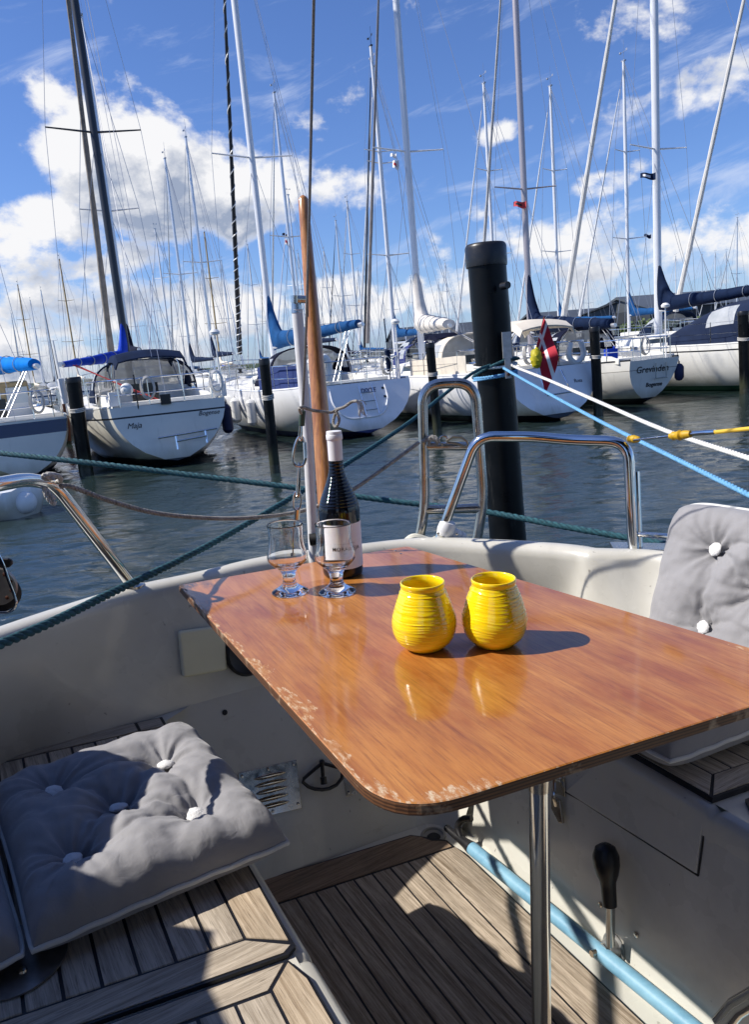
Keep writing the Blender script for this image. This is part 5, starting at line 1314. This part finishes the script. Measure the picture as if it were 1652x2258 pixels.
# wear along the edges
def edge_d(pa, pb2):
    a_, b2 = loc(*pa), loc(*pb2); n2 = V((-(b2-a_).y, (b2-a_).x, 0)).normalized()
    if n2.dot(loc(.07, 1.2)-a_) < 0: n2 = -n2
    return q.math('SUBTRACT', q.vmath('DOT_PRODUCT', o_, tuple(n2), 1), n2.dot(a_))
d1 = edge_d(TP[0], TP[1]); d2 = edge_d(TP[1], TP[2]); d3 = edge_d(TP[2], TP[3])
wz = q.noise(q.vmath('MULTIPLY', o_, (16, 9, 9)), 1.0, 3, .6); wf = q.noise(q.vmath('MULTIPLY', o_, (190, 60, 60)), 1.0, 6, .72)
nearf = q.mr(oy, .05, .75, 1.0, .25)
w1_ = q.mr(q.math('SUBTRACT', d1, q.math('MULTIPLY', q.mr(wz, .42, .72, 0, .050), nearf)), -.006, .010, 1, 0)
dc = q.vmath('DISTANCE', o_, tuple(loc(.035, .745)), 1)
w2_ = q.mr(q.math('ADD', dc, q.mr(wz, .3, .7, .03, -.03)), .045, .095, 1, 0)
w2_ = q.math('MULTIPLY', w2_, q.mr(q.math('MINIMUM', d1, d2), .010, .034, 1, 0))
w3_ = q.mr(q.math('ADD', q.vmath('DISTANCE', o_, tuple(loc(.59, 1.02)), 1), q.mr(wz, .3, .7, .03, -.03)), .05, .10, 1, 0)
w3_ = q.math('MULTIPLY', w3_, q.mr(d3, .012, .04, 1, 0))
dd = q.math('MINIMUM', q.math('MINIMUM', d1, d2), d3)
we = q.mr(dd, .0005, .0045, .45, 0)
ww = q.math('MAXIMUM', q.math('MAXIMUM', w1_, we), q.math('MAXIMUM', w2_, w3_))
spots_ = q.mr(q.noise(q.vmath('MULTIPLY', o_, (38, 9, 9)), 1.0, 4, .7), .735, .765, 0, .55)
ww = q.math('MAXIMUM', ww, spots_)
wm_ = q.mr(q.math('MULTIPLY', ww, q.mr(wf, .38, .60, .1, 1.4)), .42, .58, 0, 1)
wc_ = q.mix(q.mr(wf, .52, .66), (.42, .20, .09), (.62, .50, .36))
c_ = q.mix(wm_, c_, wc_)
dk_ = q.mr(q.math('ADD', q.vmath('DISTANCE', o_, tuple(loc(-.395, 1.52)), 1), q.mr(wz, .3, .7, .04, -.04)), .02, .055, .9, 0)
c_ = q.mix(q.math('MULTIPLY', dk_, q.mr(wf, .35, .5)), c_, (.05, .05, .06))
q.l.new(c_, b_.inputs['Base Color']); q.l.new(q.mr(wm_, 0, 1, .45, .85), b_.inputs['Roughness'])
q.l.new(q.mr(wm_, 0, 1, 1.0, .0), b_.inputs['Coat Weight']); q.l.new(q.mr(blo, .3, .7, .05, .14), b_.inputs['Coat Roughness']); b_.inputs['Coat IOR'].default_value = 1.5; b_.inputs['Specular IOR Level'].default_value = .2
bn = q.n.new('ShaderNodeBump'); bn.inputs['Strength'].default_value = .22; bn.inputs['Distance'].default_value = .0006
q.l.new(q.math('ADD', gr1, q.math('MULTIPLY', wm_, -1.2)), bn.inputs['Height']); q.l.new(bn.outputs[0], b_.inputs['Normal'])
bn2 = q.n.new('ShaderNodeBump'); bn2.inputs['Strength'].default_value = .10; bn2.inputs['Distance'].default_value = .001
q.l.new(q.noise(q.vmath('MULTIPLY', o_, (30, 14, 9)), 1.0, 3, .5), bn2.inputs['Height']); q.l.new(bn2.outputs[0], b_.inputs['Coat Normal'])
ply = bpy.data.materials.new('plywood_edge'); ply.use_nodes = True
q = G(ply.node_tree); b_ = q.n['Principled BSDF']; t_ = q.n.new('ShaderNodeTexCoord'); o_ = t_.outputs['Object']; ox, oy, oz = q.sep(o_)
ly = q.math('SINE', q.math('MULTIPLY', oz, 1500.0)); nf = q.noise(q.vmath('MULTIPLY', o_, (60, 60, 700)), 1.0, 5, .7); nb = q.noise(o_, 22.0, 5, .65)
c_ = q.mix(q.mr(ly, -.6, .6), (.050, .020, .009), (.15, .065, .026)); c_ = q.mix(q.mr(nf, .5, .7, 0, .8), c_, (.03, .018, .012)); c_ = q.mix(q.mr(nb, .54, .70, 0, .9), c_, (.52, .40, .27))
q.l.new(c_, b_.inputs['Base Color']); b_.inputs['Roughness'].default_value = .6
m_ = M(); n = len(tp)
c2_ = V((sum(p[0] for p in tp)/n, sum(p[1] for p in tp)/n, 0))
def ins(p, d_): v_ = c2_-V((p[0], p[1], 0)); v_ = V((p[0], p[1], 0))+v_.normalized()*d_; return (v_.x, v_.y)
lv = [(TZ, .0022), (TZ-.0010, .0006), (TZ-.003, 0), (TZ-TH+.002, 0), (TZ-TH, .002)]
vs3 = [V((*ins(p, d_), z)) for (z, d_) in lv for p in tp]
m_.mat(0); m_.add(vs3, [tuple(range(n))] + [(i, (i+1) % n, n+(i+1) % n, n+i) for i in range(n)]); off = 0
m_.mat(1); m_.f += [(k*n+i, k*n+(i+1) % n, (k+1)*n+(i+1) % n, (k+1)*n+i) for k in range(1, 4) for i in range(n)]+[tuple(4*n+i for i in range(n-1, -1, -1))]; m_.mi += [1]*(3*n+1)
obj('tabletop', m_, [tm, ply], tb, smooth=False)
m_ = M(); m_.tube([V((.171, .795, ZF+.012)), V((.171, .795, TZ-TH-.002))], .0118, 28); obj('leg', m_, steel, tb)
m_ = M(); m_.lathe([(.045, 0), (.045, .004), (.016, .010), (.0125, .03)], (.171, .795, ZF+.010), 28); obj('leg_socket', m_, steelr, tb)
m_ = M(); m_.lathe([(.0125, -.03), (.0135, -.012), (.020, -.004), (.020, -.0005)], (.171, .795, TZ-TH), 28); obj('leg_flange', m_, steelr, tb)
m_ = M(); m_.box((-.17, 1.60, TZ-TH-.022), (.36, .03, .04), R(23)); m_.tube([V((-.17, 1.60, TZ-.05)), V((-.15, 1.69, -.70))], .010, 10); obj('aft_bracket', m_, teakm, tb, smooth=False)
m_ = M()
for (x, y) in ((872, 1214), (884, 1221)): m_.lathe([(.0028, 0), (.0024, .0008), (0, .001)], V(pb(x, y, TZ+.0003)), 10)
obj('table_screw', m_, steelr, tb)

# ------------------------------------------------------------------ things on the table
glassm = bpy.data.materials.new('clear_glass'); glassm.use_nodes = True
b_ = glassm.node_tree.nodes['Principled BSDF']; b_.inputs['Transmission Weight'].default_value = 1; b_.inputs['Roughness'].default_value = 0; b_.inputs['IOR'].default_value = 1.46; b_.inputs['Base Color'].default_value = (.97, .985, .985, 1)
yel = mat('yellow_glass', (.90, .60, .003), .14, c2=(.97, .78, .02), vs=26, coat=.9, sss=.45, stretch=(1, 1, 5))
bg_ = mat('bottle_glass', (.004, .005, .008), .06, coat=.3)
def glass(px, py, label, rz):
    p = V(pb(px, py, TZ))+V((0, 0, .0005)); t = thing('wine_glass', label, 'glass', p, FB, rz, group='stemmed glasses on the table')
    o_ = [(0, .0025), (.022, .0018), (.0335, .0), (.0358, .0014), (.0355, .0036), (.029, .0078), (.019, .0140), (.0140, .0200), (.0122, .028), (.0132, .036), (.0156, .043), (.0205, .0495), (.0300, .058), (.0372, .066), (.0390, .0715), (.0385, .078), (.0352, .092), (.0334, .106), (.0333, .120), (.0342, .134), (.0345, .1365)]
    i_ = [(.0340, .1378), (.0330, .1365), (.0322, .134), (.0316, .120), (.0317, .106), (.0335, .092), (.0366, .079), (.0370, .072), (.0350, .067), (.0270, .0595), (.0150, .0545), (0, .0525)]
    m_ = M(); m_.lathe(cr2(o_, 3)+cr2(i_, 3), (0, 0, 0), 56); obj('goblet', m_, glassm, t, local=True, ang=80)
def cr2(P, n): return [(max(0, p.x), p.y) for p in cr([(a, b, 0) for a, b in P], n)]
glass(640, 1307, 'left one of the two empty clear stemmed glasses, beside the white pole', .3)
glass(744, 1307, 'right one of the two clear stemmed glasses, directly before the bottle label', 1.3)
# bottle
p = V(pb(757, 1266, TZ))+V((0, 0, .0004)); bt = thing('wine_bottle', 'dark ribbed wine bottle with white capsule and a white label reading MORALEJA', 'bottle', p, FB)
m_ = M(); prof = [(0, .004), (.028, .004), (.036, 0), (.0405, .003), (.042, .010), (.0422, .13)]
N_ = 150
def shoulder(z):
    if z < .136: return .0422
    t = (z-.136)/(.232-.136)
    return .0422 - (.0422-.0148)*(t*t*(3-2*t))**.92 if t < 1 else .0148 - .0012*min(1, (z-.232)/.03)
for i in range(N_+1):
    z = .130+(.240-.130)*i/N_; rib = 0
    if .148 < z < .236: rib = .0011*abs(math.sin((z-.148)*math.pi/.0066))**.7 - .0011
    prof.append((shoulder(z)+rib, z))
prof += [(.0140, .245), (.0140, .2952), (.0, .2952)]
m_.lathe(prof, (0, 0, 0), 56); obj('glass_body', m_, bg_, bt, local=True, ang=80)
m_ = M(); m_.lathe(cr2([(.0143, .236), (.0146, .242), (.0148, .262), (.0150, .2795), (.0152, .281), (.0165, .2820), (.0166, .2905), (.0158, .2920), (.0156, .2965), (.0145, .2985), (.006, .299), (0, .299)], 2), (0, 0, 0), 40); obj('capsule', m_, mat('capsule_white', (.76, .76, .77), .4), bt, local=True)
m_ = M(); rows = []
fa = R(-90+17)
for j in range(33):
    a_ = fa + R(-71 + 142*j/32); rows.append([V((math.cos(a_)*.0426, math.sin(a_)*.0426, z)) for z in (.021, .05, .08, .114)])
m_.grid(rows); lbo = obj('label', m_, lab_white, bt, local=True)
cyl = lambda zc, r_=.0430: (lambda p: V((math.cos(fa + p.x/.0426)*(r_+p.z), math.sin(fa + p.x/.0426)*(r_+p.z), zc+p.y)))
obj('lettering', text_mesh('MORALEJA', .0112, cyl(.0635), .00004, .00004, 0, 1.18), ink, lbo, local=True, smooth=False)
obj('small_lettering', text_mesh('VINO DE LA TIERRA', .0030, cyl(.0750), .00003, 0, 0, 1.3), mat('ink_grey', (.22, .21, .22), .6), lbo, local=True, smooth=False)
obj('small_lettering', text_mesh('SYRAH', .0030, cyl(.0515), .00003, 0, 0, 1.5), mat('ink_gray', (.22, .21, .22), .6), lbo, local=True, smooth=False)
# yellow jars
def jar(px, py, label, sd):
    p = V(pb(px, py, TZ))+V((0, 0, .0005)); t = thing('candle_jar', label, 'jar', p, FB, sd, group='yellow glass jars')
    o_ = [(0, .0015), (.018, .0012), (.024, 0), (.0285, .0022), (.0385, .0125), (.0440, .0250), (.0462, .0380), (.0456, .050), (.0424, .0630), (.0386, .0760), (.0348, .0870), (.0318, .0950), (.0306, .0985), (.0312, .1010), (.0318, .1040), (.0315, .1068)]
    o_ = [(a*1.08, b*.985) for a, b in o_]
    i_ = [(.0305, .1080), (.0292, .1070), (.0282, .1040), (.0276, .0985), (.0300, .090), (.0352, .075), (.0415, .052), (.0425, .036), (.036, .016), (.022, .006), (0, .005)]
    i_ = [(a*1.08, b*.985) for a, b in i_]
    oo = cr2(o_, 14)
    def rout(z):
        for p, q2 in zip(oo, oo[1:]):
            if p[1] <= z <= q2[1]: return p[0]+(q2[0]-p[0])*(z-p[1])/max(1e-9, q2[1]-p[1])
        return 9
    def fn(r_, z, a_):
        if r_ < .02 or z > .100 or z < .006 or r_ < rout(z)-.0006: return r_
        f_ = min(1, (z-.004)/.012)*min(1, (.101-z)/.004)
        w = noise.noise(V((math.cos(a_)*1.1, math.sin(a_)*1.1, z*55+sd))) ; zz = z*1000*.58 + w*2.6 + a_*.5
        rid = max(0, math.sin(zz*2.2))**3*.85 + max(0, math.sin(zz*1.37+1.3+w))**5*.8
        return r_ + .00062*f_*rid*(.55+.9*abs(noise.noise(V((math.cos(a_)*2.1, math.sin(a_)*2.1, z*28+sd*2)))))
    pr_ = cr2(o_, 14); m_ = M(); no = len(pr_); m_.lathe(pr_+cr2(i_, 3), (0, 0, 0), 96, fn); obj('jar_glass', m_, yel, t, local=True, ang=80)
jar(938, 1427, 'left one of the two yellow ribbed glass jars on the table', .4)
jar(1092, 1420, 'right one of the two yellow ribbed glass jars, casting the long shadow', 5.1)

# ------------------------------------------------------------------ cushions
grey = bpy.data.materials.new('cushion_grey'); grey.use_nodes = True
q = G(grey.node_tree); b_ = q.n['Principled BSDF']; t_ = q.n.new('ShaderNodeTexCoord'); o_ = t_.outputs['Object']
f_ = q.noise(o_, 9.0, 5, .6); q.l.new(q.mix(q.mr(f_, .3, .7), (.235, .232, .245), (.285, .282, .295)), b_.inputs['Base Color']); b_.inputs['Roughness'].default_value = .85
b_.inputs['Sheen Weight'].default_value = .25
wv_ = q.noise(q.vmath('MULTIPLY', o_, (900, 900, 900)), 1.0, 2, .5); bn = q.n.new('ShaderNodeBump'); bn.inputs['Strength'].default_value = .25; bn.inputs['Distance'].default_value = .0005
fw2 = q.noise(o_, 34.0, 5, .6, 1.2); bn2 = q.n.new('ShaderNodeBump'); bn2.inputs['Strength'].default_value = .35; bn2.inputs['Distance'].default_value = .004
q.l.new(fw2, bn2.inputs['Height']); q.l.new(wv_, bn.inputs['Height']); q.l.new(bn2.outputs[0], bn.inputs['Normal']); q.l.new(bn.outputs[0], b_.inputs['Normal'])
pip = mat('piping_white', (.70, .70, .67), .7, bump=.8, bs=700)
btn = mat('button_towelling', (.74, .74, .74), .9, bump=1.0, bs=350)
def pad(par, O, ex, ey, w, d, t, btns, seed, piping=True, low=.30, rc=.035, res=110):
    """O = centre of the underside; ex, ey unit axes; n up out of the pad"""
    O, ex, ey = V(O), V(ex).normalized(), V(ey).normalized(); n_ = ex.cross(ey).normalized()
    rs = random.Random(seed); ph = [(rs.uniform(0, 6.28), rs.choice([5, 6, 7, 8]), rs.uniform(0, 6.28)) for _ in btns]
    prs = [(a_, b_) for i, a_ in enumerate(btns) for b_ in btns[i+1:] if math.dist(a_, b_) < .19]
    def outline(u, v):
        # pillow plan: sides bow in slightly between pointed corners
        k_ = 1-rc*(u*u*v*v)**3; x = u*w/2*(1-.03*(1-v*v))*k_; y = v*d/2*(1-.03*(1-u*u))*k_; return x, y
    def H(u, v):
        x, y = outline(u, v); e = min(1-abs(u), 1-abs(v))
        pz = max(0, (1-abs(u)**7)*(1-abs(v)**7))**.38 * (.90+.10*(1-u*u)*(1-v*v))
        h = t*(low + (1-low)*pz)
        ed = max(0, 1-e/.35)
        s_ = (x if abs(v) > abs(u) else y)
        h += t*.055*ed*math.sin(s_*80+seed+3*noise.noise(V((s_*14, seed, 1))))*min(1, e/.06)*(.6+.8*noise.noise(V((s_*9, seed+4, 2))))
        for (b0, (pa, k_, pb3)) in zip(btns, ph):
            dx_, dy_ = x-b0[0], y-b0[1]; r_ = math.hypot(dx_, dy_); a_ = math.atan2(dy_, dx_)
            h -= t*.20*math.exp(-(r_/.022)**1.4) + t*.17*math.exp(-(r_/.048)**2)
            wr_ = math.sin(a_*k_+pa)*.55+math.sin(a_*(k_*2+1)+pb3+r_*25)*.3
            h += t*.062*math.copysign(abs(wr_)**.75, wr_)*math.exp(-(r_/.075))*min(1, r_/.018)
        cr_ = 0
        for (a2, b2) in prs:
            ax_, ay_ = b2[0]-a2[0], b2[1]-a2[1]; L_ = math.hypot(ax_, ay_); t_ = ((x-a2[0])*ax_+(y-a2[1])*ay_)/L_/L_
            if 0 < t_ < 1:
                ds = ((x-a2[0])*ay_-(y-a2[1])*ax_)/L_ + .010*math.sin(t_*6.3+seed)+.006*noise.noise(V((t_*9, seed, a2[0]*9)))
                cr_ = max(cr_, t*(.11*math.exp(-(ds/.006)**2)+.13*math.exp(-(ds/.034)**2))*(.35+.65*abs(2*t_-1))*min(1, t_/.12)*min(1, (1-t_)/.12))
        h -= cr_
        h += t*.022*noise.noise(V((x*16+seed, y*16, 1))) + t*.018*noise.noise(V((x*60, y*60+seed, 3)))
        return h
    mp_ = lambda i: math.copysign(1-(1-abs(i))**1.5, i)
    N = res; g_ = [mp_(-1+2*i/N) for i in range(N+1)]
    m2 = M(); P = lambda u, v, h: O+ex*outline(u, v)[0]+ey*outline(u, v)[1]+n_*h
    m2.grid([[P(u, v, H(u, v)) for u in g_] for v in g_])
    bot = lambda u, v: t*low*(1-max(0, (1-abs(u)**4)*(1-abs(v)**4))**.3)
    gb = [mp_(-1+2*i/24) for i in range(25)]
    m2.grid([[P(u*.985 if abs(u) == 1 else u, v, bot(u, v)) for u in reversed(gb)] for v in gb])
    o2 = obj('pad', m2, grey, par, ang=75)
    if piping:
        loop = []
        K = 40
        for (u0, v0, u1, v1) in ((-1, -1, 1, -1), (1, -1, 1, 1), (1, 1, -1, 1), (-1, 1, -1, -1)):
            for k in range(K):
                u, v = u0+(u1-u0)*k/K, v0+(v1-v0)*k/K; x, y = outline(u, v); loop.append(O+ex*x*1.004+ey*y*1.004+n_*(t*low+.0008*math.sin(k)))
        m2 = M(); m2.tube(loop, .0040, 8, closed=True); obj('piping', m2, pip, o2)
    rot = Matrix((ex, ey, n_)).transposed()
    for b0 in btns:
        u, v = b0[0]/(w/2), b0[1]/(d/2); m2 = M(); tl = Matrix.Rotation(rs.uniform(-.25, .25), 3, 'X') @ Matrix.Rotation(rs.uniform(-.25, .25), 3, 'Y')
        m2.ball(O+ex*b0[0]+ey*b0[1]+n_*(H(u, v)+.0070), .0145, 20, 14, (1, 1, .42), rot @ tl, .2); obj('button', m2, btn, o2)
    return o2
c0s, c0a = .207, 1.152
cu = thing('seat_cushion', 'grey tufted cushion with white piping lying half in shade on the left seat', 'cushion', sa(c0s, c0a, ZS+HB), FB)
ex_ = sa(1, .02, 0); ey_ = sa(-.02, 1, 0)
pb_ = [(s_-c0s, a_-c0a) for (s_, a_) in ((.291, 1.222), (.282, 1.047), (.116, 1.257), (.19, 1.135), (.103, 1.052))]
pad(cu, sa(c0s, c0a, ZS+HB+.001), ex_, ey_, .356, .414, .100, pb_, 3, rc=.015, res=165)
pad(cu, sa(c0s-.356, c0a-.01, ZS+HB+.001), ex_, ey_, .345, .405, .090, [(-.09, .1), (.09, .1), (0, 0), (-.09, -.1), (.09, -.1)], 8, res=70)
cu = thing('seat_cushion', 'grey piped seat cushion lying under the table on the right seat', 'cushion', sa(1.20, .965, ZS+.013), FB)
pad(cu, sa(1.198, .940, ZS+.014), sa(1, -.10, 0), sa(.10, 1, 0), .385, .43, .130, [(-.09, .1), (.09, .1), (0, 0), (-.09, -.1), (.09, -.1)], 5, res=80)
bl_, tl_ = pbs(1434, 1402, 1.335), pbs(1503, 1104, 1.44)
upv = (tl_-bl_); fwdv = sa(0, -1, 0); fwdv = (fwdv - upv.normalized()*fwdv.dot(upv.normalized())).normalized(); upn = upv.normalized()
hb = .50; wb = .44; O_ = tl_ - upn*(hb/2-.004) + fwdv*(wb/2-.004)
nb_ = fwdv.cross(upn).normalized()
if nb_.dot(-O_) < 0: nb_ = -nb_
print('BACKREST', [round(c, 3) for c in bl_], [round(c, 3) for c in tl_], O_.z, nb_)
def plane_xy(px, py):
    r = ray(BB, px, py); q0 = O_+nb_*.05; k = q0.dot(nb_)/r.dot(nb_); p = r*k-O_; return p
exb, eyb = upn, fwdv
if exb.cross(eyb).dot(nb_) < 0: exb, eyb = fwdv, upn
bb_ = []
for (x, y) in ((1567, 1208), (1541, 1381), (1662, 1300), (1752, 1210), (1740, 1400)): p = plane_xy(x, y); bb_.append((p.dot(exb), p.dot(eyb)))
cu = thing('back_cushion', 'upright grey tufted back cushion with white piping leaning on the right coaming', 'cushion', O_-upn*hb/2, FB)
pad(cu, O_-nb_*.03, exb, eyb, wb if exb is fwdv else hb, hb if exb is fwdv else wb, .095, bb_, 12, rc=.09, res=150)
